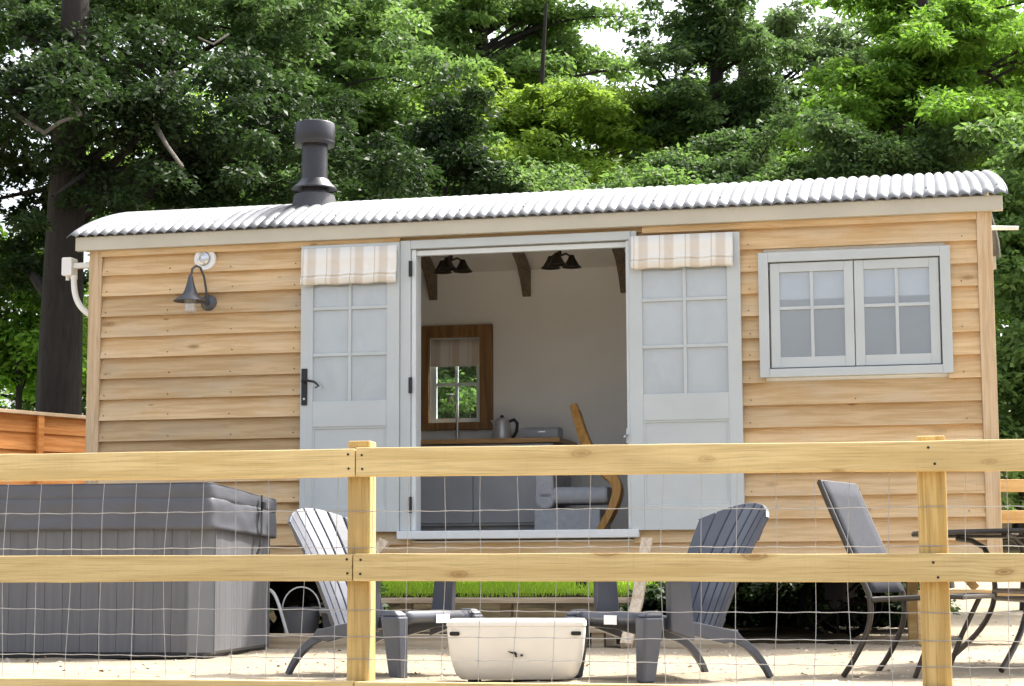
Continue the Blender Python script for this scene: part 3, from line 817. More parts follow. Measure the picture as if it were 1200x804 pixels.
# ------------------------------------------------------------------ steps and timbers at the hut
stp = thing('wooden_steps', 'low wooden steps with pale side boards below the open doorway', 'steps', hut_pt(3.15, -.12, 0), HY)
for z, y0, y1, in ((.315, -.30, -.02), (.13, -.56, -.30)):
    m = MB(); m.box(-.86, .86, y0, y1, z-.035, z); m.build('tread', M['oldwood'], stp, .004)
m = MB(); m.strip([(.90, -.60, .02), (.93, -.30, .30), (.96, -.06, .70)], .04, .075, (1, 0, 0)); m.build('side_board', M['palewood'], stp, .004)
m = MB(); m.strip([(-.90, -.60, .02), (-.93, -.32, .30), (-.92, -.15, .58), (-.85, -.08, .70)], .04, .075, (1, 0, 0)); m.build('side_board', M['palewood'], stp, .004)
for x in (-.7, 0, .7):
    m = MB(); m.box(x-.04, x+.04, -.10, -.03, 0, .279); m.build('bearer', M['oldwood'], stp); m = MB(); m.box(x-.04, x+.04, -.50, -.42, 0, .094); m.build('bearer', M['oldwood'], stp)
m = MB(); m.box(-2.1, .70, -.07, .07, 0, .105)
slp = m.build('timber_sleeper', M['oldwood'], None, .006); place(slp, hut_pt(2.95, -.85, -.015), HY); tag(slp, 'long weathered timber sleeper lying on the sand before the steps', 'sleeper')
m = MB(); m.box(-.35, .35, -.08, .08, 0, .1)
slp2 = m.build('timber_sleeper', M['oldwood'], None, .006); place(slp2, hut_pt(4.35, -.55, -.01), HY); tag(slp2, 'short weathered timber block lying behind the white backed lounge chair', 'sleeper')
slp2['label'] = 'short weathered timber block on the sand right of the steps'

# grey buckets and hose
bk = thing('bucket', 'light grey plastic bucket with raised handle beside the hot tub', 'bucket', (-1.44, 13.35, 0))
m = MB(); m.lathe([(.108, 0), (.112, .01), (.128, .235), (.136, .24), (.136, .252), (.122, .25), (.106, .02)], (0, 0, 0), 28); m.build('body', M['bucket'], bk)
m = MB(); m.tube([(-.13, 0, .235)]+[(-.128*math.cos(a), -.02, .24+.15*math.sin(a)) for a in [PI*k/14 for k in range(1, 14)]]+[(.13, 0, .235)], .005, 8); m.build('handle', M['pipe'], bk)
bk2 = thing('planter', 'dark grey square planter standing beside the light grey bucket', 'planter', (-1.16, 13.2, 0), .1)
m = MB(); m.hexa([(-.10, -.10, 0), (.10, -.10, 0), (.10, .10, 0), (-.10, .10, 0), (-.13, -.13, .22), (.13, -.13, .22), (.13, .13, .22), (-.13, .13, .22)]); m.build('body', plain('dark_planter', (.06, .063, .07), .5), bk2, .008)
m = MB()
for a, b, c, d in ((-.145, .145, -.145, -.125), (-.145, .145, .125, .145), (-.145, -.125, -.1245, .1245), (.125, .145, -.1245, .1245)): m.box(a, b, c, d, .215, .25)
m.build('rim', M['bucket'], bk2, .004)
m = MB(); m.tube(bez((-1.72, 13.5, .36), (-1.62, 13.4, .42), (-1.58, 13.25, .25), (-1.50, 13.2, .02), 14)+bez((-1.5, 13.2, .02), (-1.45, 13.12, .01), (-1.6, 13.05, .012), (-1.75, 13.05, .012), 8)[1:], .011, 8)
hs_ = m.build('hose', M['pipe']); tag(hs_, 'white hose looping down beside the hot tub and bucket', 'hose')

# ------------------------------------------------------------------ hot tub
TY = rad(-8)
tub = thing('hot_tub', 'square hot tub with grey brown cladding and strapped charcoal cover', 'hot tub', (-1.745, 11.2, 0), TY)
TW, TD, TH = 2.05, 1.40, .80
ch = .105
m = MB()
# carcass with chamfered corners
out = [(-TW+ch, .012), (-ch-.01, .012), (-.012, ch+.01), (-.012, TD-ch), (-ch, TD-.012), (-TW+ch, TD-.012), (-TW+.012, TD-ch), (-TW+.012, ch)]
m.prism(out, .02, TH, 'Z'); m.build('shell', M['cornerpanel'], tub)
m = MB(); rs = random.Random(9)
nb = 17; x0 = -TW+ch
for i in range(nb):
    a = x0+(TW-2*ch)*i/nb; b = x0+(TW-2*ch)*(i+1)/nb
    m.tint = rs.uniform(-.05, .05); m.box(a+.0006, b-.0006, -.006, .0115, .035, TH-.005)
nb = 10
for i in range(nb):
    a = ch+(TD-2*ch)*i/nb; b = ch+(TD-2*ch)*(i+1)/nb
    m.tint = rs.uniform(-.10, .10); m.box(-.0115, .006, a+.0006, b-.0006, .035, TH-.005)
m.build('cladding', M['slat'], tub, .002)
m = MB()
m.hexa([(-ch-.004, -.010, .03), (.010, ch+.004, .03), (-.002, ch+.012, .03), (-ch-.012, .002, .03), (-ch-.004, -.010, TH), (.010, ch+.004, TH), (-.002, ch+.012, TH), (-ch-.012, .002, TH)])
m.build('corner_panel', M['cornerpanel'], tub, .004)
for b_ in ((-ch-.012, -ch, -.014, -.0062), (.0062, .014, ch, ch+.012), (-.012, .012, TD-ch, TD-ch+.012)):
    m = MB(); m.box(*b_, .02, TH); m.build('corner_trim', M['cornerpanel'], tub)
m = MB(); m.box(-TW+.03, -.03, .03, TD-.03, 0, .0195); m.box(-TW+ch, -ch-.02, -.004, .0115, .003, .033); m.build('base', M['black'], tub)
# cover: skirt band, sloping top with fold ridge
oh = .034
def ring(o, z, r): 
    return [(-TW-o+r, -o, z), (o-r, -o, z), (o, -o+r, z), (o, TD+o-r, z), (o-r, TD+o, z), (-TW-o+r, TD+o, z), (-TW-o, TD+o-r, z), (-TW-o, -o+r, z)]
m = MB(); m.smooth = False
def cover_z(x, y): return .975-.035*abs((y-TD*.15))/TD*1.0-(.03 if x > -.1 else 0)
def topz(x, y): return 1.005 - .045*max(0, y)/TD + (-.004)
zl1 = lambda x, y: .735-.028*max(0, y)/TD+.006*noise.noise(Vector((x*2.2, y*2.2, 3)))
zm1 = lambda x, y: .925-.04*max(0, y)/TD
_n = noise.noise
def perim(o, r=.06):
    x0, x1, y0, y1 = -TW-o, o, -o, TD+o
    pts = []
    def line(a, b, n_, nrm):
        for i in range(n_): pts.append((a[0]+(b[0]-a[0])*i/n_, a[1]+(b[1]-a[1])*i/n_, *nrm))
    def corner(cx, cy, st_):
        for i in range(6):
            a = st_+PI/2*i/6; pts.append((cx+r*math.cos(a), cy+r*math.sin(a), math.cos(a), math.sin(a)))
    line((x0+r, y0), (x1-r, y0), 44, (0, -1)); corner(x1-r, y0+r, -PI/2)
    line((x1, y0+r), (x1, y1-r), 30, (1, 0)); corner(x1-r, y1-r, 0)
    line((x1-r, y1), (x0+r, y1), 20, (0, 1)); corner(x0+r, y1-r, PI/2)
    line((x0, y1-r), (x0, y0+r), 20, (-1, 0)); corner(x0+r, y0+r, PI)
    pts.append(pts[0]); return pts
def skirt2(zlo, zhi, o, mm, jig, sd):
    per = perim(o); rows = []
    for k in range(10):
        t = k/9; row = []
        for (x, y, nx_, ny_) in per:
            q = (_n(Vector((x*2.7+t*.8, y*2.7, t*1.3+sd)))+.55*_n(Vector((x*6-t*2.2, y*6, t*2+sd)))+.3*_n(Vector((x*14, y*14, t*3+sd))))*jig*(.35+.65*math.sin(min(1, 1.15-t)*PI*.6))
            zl, zh = zlo(x, y), zhi(x, y)
            inset = .012*max(0, t-.85)/.15 if jig > .006 else .006*(abs(2*t-1)**6)
            row.append((x+nx_*(q-inset), y+ny_*(q-inset), zl+(zh-zl)*t))
        rows.append(row)
    mm.sheet(rows, True)
skirt2(zl1, zm1, oh, m, .0125, 1.0)
cv = m.build('cover_skirt', M['cover'], tub); cv.modifiers.new('solid', 'SOLIDIFY').thickness = .006
m = MB()
o2 = oh-.003
n1 = 12
pr = perim(o2)[:-1]
cxm, cym = -TW/2, TD/2
rows = []
for k in range(8):
    f = 1-k/7*.98
    row = []
    for (x, y, a, b) in pr+[pr[0]]:
        X, Y = cxm+(x-cxm)*f, cym+(y-cym)*f
        row.append((X, Y, topz(X, Y)+.006*_n(Vector((X*1.5, Y*1.5, 7)))-(.0 if k else .004)))
    rows.append(row)
m.sheet(rows, True)
skirt2(lambda x, y: zm1(x, y)-.015, lambda x, y: topz(x, y)+.006*_n(Vector((x*1.5, y*1.5, 7))), o2, m, .004, 4.0)
m.build('cover_lid', M['cover'], tub)
for (x, y, nx_, ny_) in ((-1.30, -oh, 0, -1), (oh, .95, 1, 0)):
    m = MB()
    for (z0, z1, off) in ((.735, 1.0, .016), ):
        if ny_: m.box(x-.016, x+.016, y-off-.004, y-off, z0, .985)
        else: m.box(x+off, x+off+.004, y-.016, y+.016, z0-.02, .965)
    if ny_: m.strip([(x-.0, y-.016, .725), (x-.015, y-.02, .66), (x-.035, y-.012, .60)], .03, .005, (0, 1, 0))
    else: m.strip([(x+.017, y, .70), (x+.015, y-.03, .64), (x-.0, y-.09, .55)], .03, .005, (1, 0, 0))
    sp = m.build('strap', M['strap'], tub)
    m = MB()
    if ny_: m.box(x-.025, x+.025, y-.034, y-.0205, .885, .93)
    else: m.box(x+.0205, x+.038, y-.03, y+.03, .875, .925)
    m.build('buckle', M['black'], sp, .004)
m = MB(); m.box(-1.44, -1.41, -.068, -.058, .92, 1.0); m.build('strap', M['strap'], tub)

# ------------------------------------------------------------------ lounge chairs (slatted resin)
def make_adirondack(label):
    t = thing('adirondack_chair', label, 'garden chair', group='slatted resin garden chairs on the sand')
    hw = .245
    # seat: curved sheet, front lip drops
    m = MB()
    prof = [(.40, .285), (.405, .325), (.39, .347), (.33, .345), (.20, .318), (.05, .272), (-.08, .245), (-.14, .25)]
    nsl = 6
    m.sheet([[(x, -hw+2*hw*i/8, z) for i in range(9)] for x, z in prof], True)
    o = m.build('seat', M['resin'], t); s = o.modifiers.new('s', 'SOLIDIFY'); s.thickness = .016; s.offset = -1
    # seat side rails
    for sg in (-1, 1):
        m = MB()
        y0, y1 = sg*(hw+.001), sg*(hw+.026)
        out = [(.405, .275), (.405, .34), (.2, .315), (-.12, .245), (-.16, .20), (-.05, .18), (.2, .25)]
        m.prism(out, min(y0, y1), max(y0, y1), 'Y'); m.build('side_rail', M['resin'], t, .006)
    # slatted back: fan
    tilt = rad(25)
    nS = 7
    frm = Matrix.Translation((-.10, 0, .245)) @ Matrix.Rotation(-tilt, 4, 'Y')
    HB = .70
    bk_ = MB(); bk_.xf = frm
    for i in range(nS):
        c = (i-(nS-1)/2)
        def yy(h, e):   # edge e=-.5/.5
            wdt = .058+.022*h/HB
            return (c+e*.90)*wdt
        top = lambda y: HB+.045-1.7*y*y
        pts = []
        seg = 8
        for side in (-.5, .5):
            col = []
            for k in range(seg+1):
                h_ = HB*k/seg
                y_ = yy(h_, side)
                if k == seg: h_ = top(y_)
                col.append((y_, h_))
            pts.append(col)
        vv = []
        for dth in (-.011, .011):
            for col in pts:
                for (y_, h_) in col:
                    cup = .05*(y_/.25)**2+.02*math.sin(h_/HB*PI)   # gently dished
                    vv.append((dth+cup, y_, h_))
        n_ = seg+1; fs = []
        A, B, C_, D = 0, n_, 2*n_, 3*n_
        for k in range(seg):
            fs += [(A+k, A+k+1, B+k+1, B+k), (C_+k, D+k, D+k+1, C_+k+1), (A+k, C_+k, C_+k+1, A+k+1), (B+k, B+k+1, D+k+1, D+k)]
        fs += [(A, B, D, C_), (A+seg, C_+seg, D+seg, B+seg)]
        bk_.add(vv, fs, False)
    bk_.build('backrest_slats', M['resin'], t, .005)
    for h_ in (.03, .30, .52):
        m = MB(); m.xf = frm
        hwid = (.058+.022*h_/HB)*nS/2-.015
        m.strip([(-.012+.05*(y_/.25)**2+.02*math.sin(h_/HB*PI), y_, h_) for y_ in [-hwid+2*hwid*k/8 for k in range(9)]], .06, .012, (1, 0, 0)); m.build('back_brace', M['resin'], t, .003)
    for sg in (-1, 1):
        # arm
        m = MB(); ya = sg*.295
        out = [(-.30, ya-.045), (-.10, ya-.055), (.30, ya-.062), (.42, ya-.055), (.46, ya-.03), (.46, ya+.03), (.42, ya+.055), (.30, ya+.062), (-.10, ya+.055), (-.30, ya+.045)]
        m.prism(out, .525, .55, 'Z')
        m.build('arm', M['resin'], t, .009)
        # front leg: stops at seat level, rounded shoulder
        m = MB(); yl = sg*(hw+.052); zt = .355
        m.hexa([(.365, yl-.033, 0), (.43, yl-.033, 0), (.43, yl+.033, 0), (.365, yl+.033, 0), (.32, yl-.042, zt-.03), (.425, yl-.042, zt-.03), (.425, yl+.042, zt-.03), (.32, yl+.042, zt-.03)])
        m.hexa([(.32, yl-.042, zt-.0295), (.425, yl-.042, zt-.0295), (.425, yl+.042, zt-.0295), (.32, yl+.042, zt-.0295), (.325, yl-.026, zt), (.395, yl-.026, zt), (.395, yl+.026, zt), (.325, yl+.026, zt)])
        m.build('leg', M['resin'], t, .012)
        # arm support set back from the leg
        m = MB(); m.hexa([(.14, yl-.024, .20), (.27, yl-.024, .25), (.27, yl+.016, .25), (.14, yl+.016, .20), (.17, yl-.020, .524), (.28, yl-.020, .524), (.28, yl+.020, .524), (.17, yl+.020, .524)])
        m.build('arm_support', M['resin'], t, .008)
        # rear leg: curved, tapering
        m = MB(); yl = sg*(hw-.005)
        m.strip(bez((.02, yl, .235), (-.14, yl, .22), (-.24, yl, .16), (-.31, yl+sg*.015, .0), 10), [.062, .058, .054, .05, .047, .044, .041, .038, .035, .031, .028], .030, (0, 1, 0))
        m.build('leg', M['resin'], t, .006)
    m = MB(); m.box(.4055, .4075, -.02, .085, .283, .330)
    o = m.build('label_sticker', M['label'], t)
    return t
ch1 = make_adirondack('slatted slate garden chair facing right between the hot tub and the cream box')
place(ch1, (-.68, 9.42, 0), rad(-38)); ch1.scale = (1.04, .92, .87)
ch2 = dup(ch1, (.77, 8.98, 0), rad(-147), 'slatted slate garden chair facing left, right of the cream box')

# ------------------------------------------------------------------ cream fire box
fb = thing('storage_box', 'cream rounded box with two dark slots and a small black bird mark', 'box', (.018, 8.74, 0), rad(-2))
def boxoutline(z, r=.05):
    pass
m = MB()
prof = [(.245, .012), (.268, .035), (.284, .08), (.296, .14), (.304, .22), (.304, .262)]
rows_ = []
def rr_ring(hx, hy, r, z, n_=6):
    out = []
    for cx, cy, st_ in ((hx-r, hy-r, 0), (-hx+r, hy-r, 1), (-hx+r, -hy+r, 2), (hx-r, -hy+r, 3)):
        for k in range(n_+1):
            a = PI/2*(st_+k/n_); out.append((cx+r*math.cos(a), cy+r*math.sin(a), z))
    out.append(out[0]); return out
for hx, z in prof: rows_.append(rr_ring(hx, hx-.13, .05, z))
rows_.append(rr_ring(.300, .170, .05, .271)); rows_.append(rr_ring(.292, .162, .045, .273)); rows_.append(rr_ring(.285, .155, .04, .268)); rows_.append(rr_ring(.27, .14, .04, .06))
m.sheet(rows_, True)
nr = len(rows_[0])-1
rim = MB(); rim.sheet([rr_ring(.3045, .1745, .05, .243), rr_ring(.308, .178, .052, .246), rr_ring(.308, .178, .052, .262), rr_ring(.3045, .1745, .05, .266)], True)
rim.build('rim', M['cream'], fb)
m.add(rows_[0][:-1], [tuple(range(nr-1, -1, -1))], False); m.add(rows_[-1][:-1], [tuple(range(nr))], False)
m.build('body', M['cream'], fb)
for xx in (-.268, .262):
    m = MB(); m.rbox(xx-.022, xx+.022, -.1785, -.171, .205, .222, .006); m.build('slot', M['dark'], fb)
for sx_ in (-.19, .19):
    for sy_ in (-.07, .07):
        m = MB(); m.box(sx_-.025, sx_+.025, sy_-.02, sy_+.02, -.004, .0125); m.build('foot', M['dark'], fb)
# bird mark: little leaping silhouette plus a dot
m = MB()
yl = -.1625
def flatp(pts, cx, cz): m.prism([(cx+a, cz+b) for a, b in pts], -.1735, -.155, 'Y')
flatp([(-.028, .012), (-.012, .009), (.004, .010), (.012, .002), (.010, -.012), (.004, -.004), (-.006, .001), (-.016, .004)], -.008, .125)
flatp([(-.006, -.006), (.0, -.004), (.006, -.010), (-.002, -.013)], .0, .124)
flatp([(-.005, -.004), (.004, -.005), (.007, .003), (.0, .006), (-.006, .002)], .024, .119)
m.build('emblem', M['dark'], fb)

# ------------------------------------------------------------------ dining chair (sling) and round table
def make_dining(label):
    t = thing('dining_chair', label, 'chair')
    hw = .25
    for sg in (-1, 1):
        m = MB(); y = sg*hw
        m.tube(bez((-.50, y, .99), (-.42, y, .78), (-.33, y, .58), (-.26, y, .42), 8)+bez((-.26, y, .42), (-.23, y, .30), (-.27, y, .18), (-.40, y, .0), 8)[1:], .014, 10)
        m.build('back_leg', M['tube'], t)
        m = MB(); m.tube([(-.24, y, .385), (.10, y, .405), (.21, y, .40)], .013, 10); m.tube([(.14, y, .40), (.04, y, .20), (-.04, y, 0)], .0125, 10)
        m.build('front_leg', M['tube'], t)
    for a, b in ((-.245, .39), (.20, .40), (-.5, .99), (.03, .18)):
        m = MB(); m.tube([(a, -hw, b), (a, hw, b)], .0115, 8); m.build('crossbar', M['tube'], t)
    m = MB()
    bl = bez((-.50, 0, .99), (-.42, 0, .78), (-.33, 0, .58), (-.26, 0, .42), 8)
    m.sheet([[(p.x+.004, -hw+.012+2*(hw-.012)*i/6, p.z) for i in range(7)] for p in bl], True)
    o = m.build('back_sling', M['sling'], t); o.modifiers.new('s', 'SOLIDIFY').thickness = .012
    m = MB()
    sl = [(-.22, .40), (-.1, .395), (.05, .402), (.17, .412), (.205, .408)]
    m.sheet([[(x, -hw+.012+2*(hw-.012)*i/6, z) for i in range(7)] for x, z in sl], True)
    o = m.build('seat_sling', M['sling'], t); o.modifiers.new('s', 'SOLIDIFY').thickness = .016
    return t
dc = make_dining('charcoal sling dining chair angled towards the glass garden table')
place(dc, (1.95, 9.02, 0), rad(-30)); dc.scale = (.94, .94, .90)

tb = thing('garden_table', 'round smoked glass garden table with curved dark steel legs', 'table', (2.78, 9.85, 0), rad(0))
m = MB(); m.lathe([(.001, .662), (.735, .662), (.735, .67), (.001, .67)], (0, 0, 0), 48, 'Z', False); m.build('glass_top', M['tableglass'], tb)
m = MB(); m.lathe([(.735, .655), (.752, .652), (.758, .664), (.752, .676), (.735, .673), (.735, .655)], (0, 0, 0), 48, 'Z', False); m.build('rim', M['tube'], tb)
for dg in (126, 231, 306, 51):
    a = rad(dg); c, s_ = math.cos(a), math.sin(a)
    P = lambda r, z: (r*c, r*s_, z)
    m = MB(); m.tube([P(.70, .648), P(.60, .635), P(.52, .60), P(.47, .52), P(.455, .40)]+bez(P(.455, .40), P(.455, .22), P(.62, .12), P(.78, .012), 10)[1:], .0145, 10); m.build('leg', M['tube'], tb)
m = MB()
for z in (.375, .335):
    r_ = .46
    ps = [(r_*math.cos(rad(d)), r_*math.sin(rad(d)), z) for d in (126, 231, 306, 51, 126)]
    for p, q in zip(ps, ps[1:]): m.tube([p, q], .012, 8)
m.build('stretcher', M['tube'], tb)

# ------------------------------------------------------------------ bench to the right behind the hut corner
bn = thing('garden_bench', 'wooden slatted garden bench half hidden behind the right hut corner', 'bench', (3.42, 13.15, 0), rad(-4))
m = MB(); m.box(-.75, .75, -.40, .02, .30, .355); m.build('seat', M['bench'], bn, .004)
for z in (1.01, .80):
    m = MB(); m.box(-.75, .75, .05, .08, z, z+.085); m.build('back_slat', M['bench'], bn, .004)
for x in (-.72, .69):
    m = MB(); m.box(x-.035, x+.035, .081, .14, 0, 1.12); m.build('leg', M['bench'], bn, .004); m = MB(); m.box(x-.035, x+.035, -.40, -.34, 0, .298); m.build('leg', M['bench'], bn, .004)
for sg in (-1, 1):
    m = MB(); m.strip([(sg*.66, .055, .79), (sg*.30, .055, .36)], .055, .03, (0, 1, 0)); m.build('brace', M['bench'], bn, .003)

# ------------------------------------------------------------------ orange fence panel left
of = thing('fence_panel', 'orange stained board fence panel behind the hot tub', 'fence', (-3.58, 16.75, 0), rad(54))
m = MB(); rs = random.Random(4)
for k in range(12):
    z0 = .04+.147*k; z1 = z0+.157
    m.tint = rs.uniform(-.12, .1)
    m.hexa([(-2.4, -.022, z0), (0, -.022, z0), (0, 0, z0), (-2.4, 0, z0), (-2.4, -.006, z1), (0, -.006, z1), (0, 0, z1), (-2.4, 0, z1)])
m.build('boards', M['orange'], of)
for x in (-.05, -.66, -1.4, -2.1):
    m = MB(); m.box(x-.03, x+.03, -.052, -.0225, 0, 1.80); m.build('batten', M['orange'], of, .003)
m = MB(); m.box(-2.42, .02, -.06, .03, 1.802, 1.832); m.build('capping', plain('pale_cap_timber', (.66, .5, .33), .7), of, .003)

# ------------------------------------------------------------------ post and rail fence with stock wire
FYAW = rad(-11)
fn = thing('rail_fence', 'post and rail timber fence with stock wire netting across the foreground', 'fence', (-.003, 6.2, 0), FYAW)
rs = random.Random(12)
def rail(x0, x1, z0, z1, z0b, z1b, tint, seed):
    """sawn rail, ends at different heights, edges slightly wavy"""
    m = MB(); m.tint = tint
    n_ = 90; vs_ = []
    for i in range(n_+1):
        t = i/n_; x = x0+(x1-x0)*t
        wv = .003*_n(Vector((x*1.6, seed, 0)))+.0012*_n(Vector((x*9, seed, 2))); wv2 = .003*_n(Vector((x*1.6, seed, 5)))+.0012*_n(Vector((x*9, seed, 8)))
        a, b = z0+(z0b-z0)*t+wv, z1+(z1b-z1)*t+wv2
        vs_ += [(x, -.0, a), (x, .040, a), (x, .040, b), (x, -.0, b)]
    fs = [(i*4+k, i*4+(k+1) % 4, (i+1)*4+(k+1) % 4, (i+1)*4+k) for i in range(n_) for k in range(4)]+[(3, 2, 1, 0), tuple(n_*4+k for k in range(4))]
    m.add(vs_, fs, False)
    return m.build('rail', M['rail'], fn, .004)
SP = -.516
rail(-3.4, SP-.0015, .789, .882, .786, .876, .05, 1.0); rail(SP+.0015, 3.2, .786, .879, .770, .862, .03, 2.0)
rail(-3.4, SP-.009, .453, .541, .450, .536, -.11, 3.0); rail(SP-.006, 3.2, .450, .538, .432, .517, -.07, 4.0)
rail(-3.4, SP-.004, .055, .142, .05, .132, -.02, 5.0); rail(SP, 3.2, .045, .131, .03, .118, .02, 6.0)
for (x0, x1, ztop, tint) in ((-.5545, -.476, .905, 0), (1.264, 1.353, .889, .08), (-2.43, -2.35, .91, .03), (3.0, 3.09, .88, 0)):
    m = MB(); m.tint = tint
    z0 = gz(0, 6.2)-.25
    dy = .044; dd = .075
    m.hexa([(x0, dy, z0), (x1, dy, z0), (x1, dy+dd, z0), (x0, dy+dd, z0), (x0+.001, dy, ztop), (x1-.001, dy, ztop), (x1-.001, dy+dd, ztop), (x0+.001, dy+dd, ztop)])
    m.build('post', M['fpost'], fn, .005)
for (px_, zz) in ((-.540, .858), (-.538, .812), (-.494, .855), (-.492, .810), (1.30, .850), (1.318, .80), (1.305, .50), (1.318, .455), (-.542, .520), (-.540, .475), (-.496, .518), (-.497, .473)):
    m = MB(); m.lathe([(.0042, -.0015), (.0042, .004)], (px_, 0, zz), 10, 'Y'); m.build('nail', M['black'], fn)
m = MB()
hz = [(.679, .671), (.560, .551), (.361, .349), (.278, .264), (.208, .189), (.115, .10), (.825, .815)]
YW = .0418
def wz(i, x):
    a, b = hz[i]; t = (x+1.36)/2.43
    return a+(b-a)*t
for i in range(len(hz)):
    pts = []
    for k in range(441):
        x = -2.4+5.4*k/440
        pts.append((x, YW+.0006*math.sin(x*40), wz(i, x)+.0010*math.sin(x*2*PI/.1165+i)+.0040*_n(Vector((x*1.7, i*3.1, 0)))))
    m.tube(pts, .00135, 5)
xv = []
x = -2.32
while x < 3.0:
    xv.append(x); x += .1180+random.uniform(-.006, .006)
order = [6, 0, 1, 2, 3, 4, 5]
for j, x in enumerate(xv):
    pts = []
    bend = random.uniform(-.012, .012)
    z_list = [wz(q, x) for q in order]
    for k in range(31):
        t = k/30; z = z_list[0]+(z_list[-1]-z_list[0])*t
        pts.append((x+bend*math.sin(t*PI*1.2)+.008*_n(Vector((x*5, z*3, 2)))-.012*t, YW+.0032, z))
    m.tube(pts, .0011, 5)
    # wrapped joints
    for q in order:
        zq = wz(q, x)
        t = (z_list[0]-zq)/(z_list[0]-z_list[-1])
        xx = x+bend*math.sin(t*PI*1.2)+.008*_n(Vector((x*5, zq*3, 2)))-.012*t
        zq = zq+.0010*math.sin(xx*2*PI/.1165+q)+.0040*_n(Vector((xx*1.7, q*3.1, 0)))
        m.tube([(xx-.006, YW+.001, zq), (xx+.006, YW+.001, zq)], .0021, 6)
m.build('wire_netting', M['wire'], fn)

# ------------------------------------------------------------------ trees
def leaf_cloud(rng, centers, radii, per, size, flat, droop=.25, upb=.7):
    n = len(centers)*per
    c = np.repeat(centers, per, 0); r = np.repeat(radii, per)
    d = rng.normal(0, 1, (n, 3)); d /= np.linalg.norm(d, axis=1)[:, None]
    d *= (rng.uniform(0, 1, n)**.45)[:, None]
    d[:, 2] *= flat
    p = c+d*r[:, None]
    p[:, 2] -= droop*(d[:, 0]**2+d[:, 1]**2)*r
    L_ = size*rng.uniform(.5, 1.55, n)
    az = np.arctan2(d[:, 1], d[:, 0])+rng.normal(0, .9, n); el = rng.normal(-.25, .45, n)
    u = np.stack([np.cos(az)*np.cos(el), np.sin(az)*np.cos(el), np.sin(el)], 1)
    nn = rng.normal(0, 1, (n, 3)); nn[:, 2] += upb*2
    s = np.cross(u, nn); s /= np.linalg.norm(s, axis=1)[:, None]+1e-9
    w_ = L_*rng.uniform(.36, .58, n)
    nrm = np.cross(s, u)
    mid = p+u*(L_*.48)[:, None]+nrm*(L_*.06)[:, None]
    V = np.empty((n, 4, 3))
    V[:, 0] = p; V[:, 1] = mid+s*(w_*.5)[:, None]; V[:, 2] = p+u*L_[:, None]-nrm*(L_*.05)[:, None]; V[:, 3] = mid-s*(w_*.5)[:, None]
    ct = np.repeat(rng.normal(0, .30, len(centers)), per)
    return V.reshape(-1, 3), np.clip(ct+rng.normal(0, .18, n), -.5, .5)

def tree(name, label, cat, base, height, tr, blobs, leafm, size, per, cr, seed, flat=.45, barkm=None, limb_every=3, lean=(0, 0), group=None, droop=.25, hollow=.4):
    rng = np.random.default_rng(seed)
    bx_, by_ = base; bz_ = gz(bx_, by_)
    t = thing(name, label, cat, (bx_, by_, bz_), 0, group)
    cs = []; rr_ = []; paths = []
    for (cx, cy, cz, rx, ry, rz, n_) in blobs:
        ce = np.array([cx-bx_, cy-by_, cz-bz_]); rr3 = np.array([rx, ry, rz])
        for b in range(max(3, int(n_/4.5))):
            d = rng.normal(0, 1, 3); d[2] *= .8; d /= np.linalg.norm(d)
            st_ = ce+rng.uniform(-.35, .35, 3)*rr3
            en = ce+d*rr3*rng.uniform(.55, 1.45)
            ln = np.linalg.norm(en-st_)
            paths.append((st_, en, ln))
            for q in (.22, .45, .66, .84, 1.0):
                pt = st_+(en-st_)*q+rng.normal(0, .07, 3)*min(1.5, ln)
                pt[2] += ln*(.22*q-.34*q*q)
                cs.append(pt); rr_.append(cr*rng.uniform(.55, 1.25)*(1.15-.5*q))
    cs = np.array(cs); rr_ = np.array(rr_)
    cs[:, 2] = np.maximum(cs[:, 2], cr*.3)
    V, tint = leaf_cloud(rng, cs, rr_, per, size, flat, droop)
    keep = V.reshape(-1, 4, 3)[:, :, 2].min(1) > .02
    V = V.reshape(-1, 4, 3)[keep].reshape(-1, 3); tint = tint[keep]
    quads_obj('crown', V, tint, leafm, t)
    bm_ = barkm or M['bark']
    m = MB()
    top = Vector((lean[0], lean[1], height))
    def axis_pt(f): 
        return Vector((top.x*f+.10*math.sin(f*5+seed)*(f), top.y*f, height*f))
    n_ = 14
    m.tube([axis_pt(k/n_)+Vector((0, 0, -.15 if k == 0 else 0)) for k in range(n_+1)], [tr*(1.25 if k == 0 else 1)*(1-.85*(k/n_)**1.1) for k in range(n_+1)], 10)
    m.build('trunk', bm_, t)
    m = MB(); rl = random.Random(seed)
    for i in range(0, len(paths), max(1, limb_every-1)):
        st_, en, ln = paths[i]
        a_ = Vector(st_); c = Vector(en); c.z -= ln*.12; hd = math.hypot(a_.x, a_.y)
        f = max(.12, min(.95, (a_.z-hd*.55)/height))
        s_ = axis_pt(f)
        r0 = max(.012, tr*(1-.85*f)*.36)
        pts = bez(s_, s_+(a_-s_)*.5+Vector((rl.uniform(-.1, .1), rl.uniform(-.1, .1), .12*(a_-s_).length)), a_+(c-a_)*.3+Vector((0, 0, ln*.08)), c, 9)
        m.tube(pts, [r0*(1-.85*k/9)+.003 for k in range(10)], 6, False)
    if m.f: m.build('limbs', bm_, t)
    return t

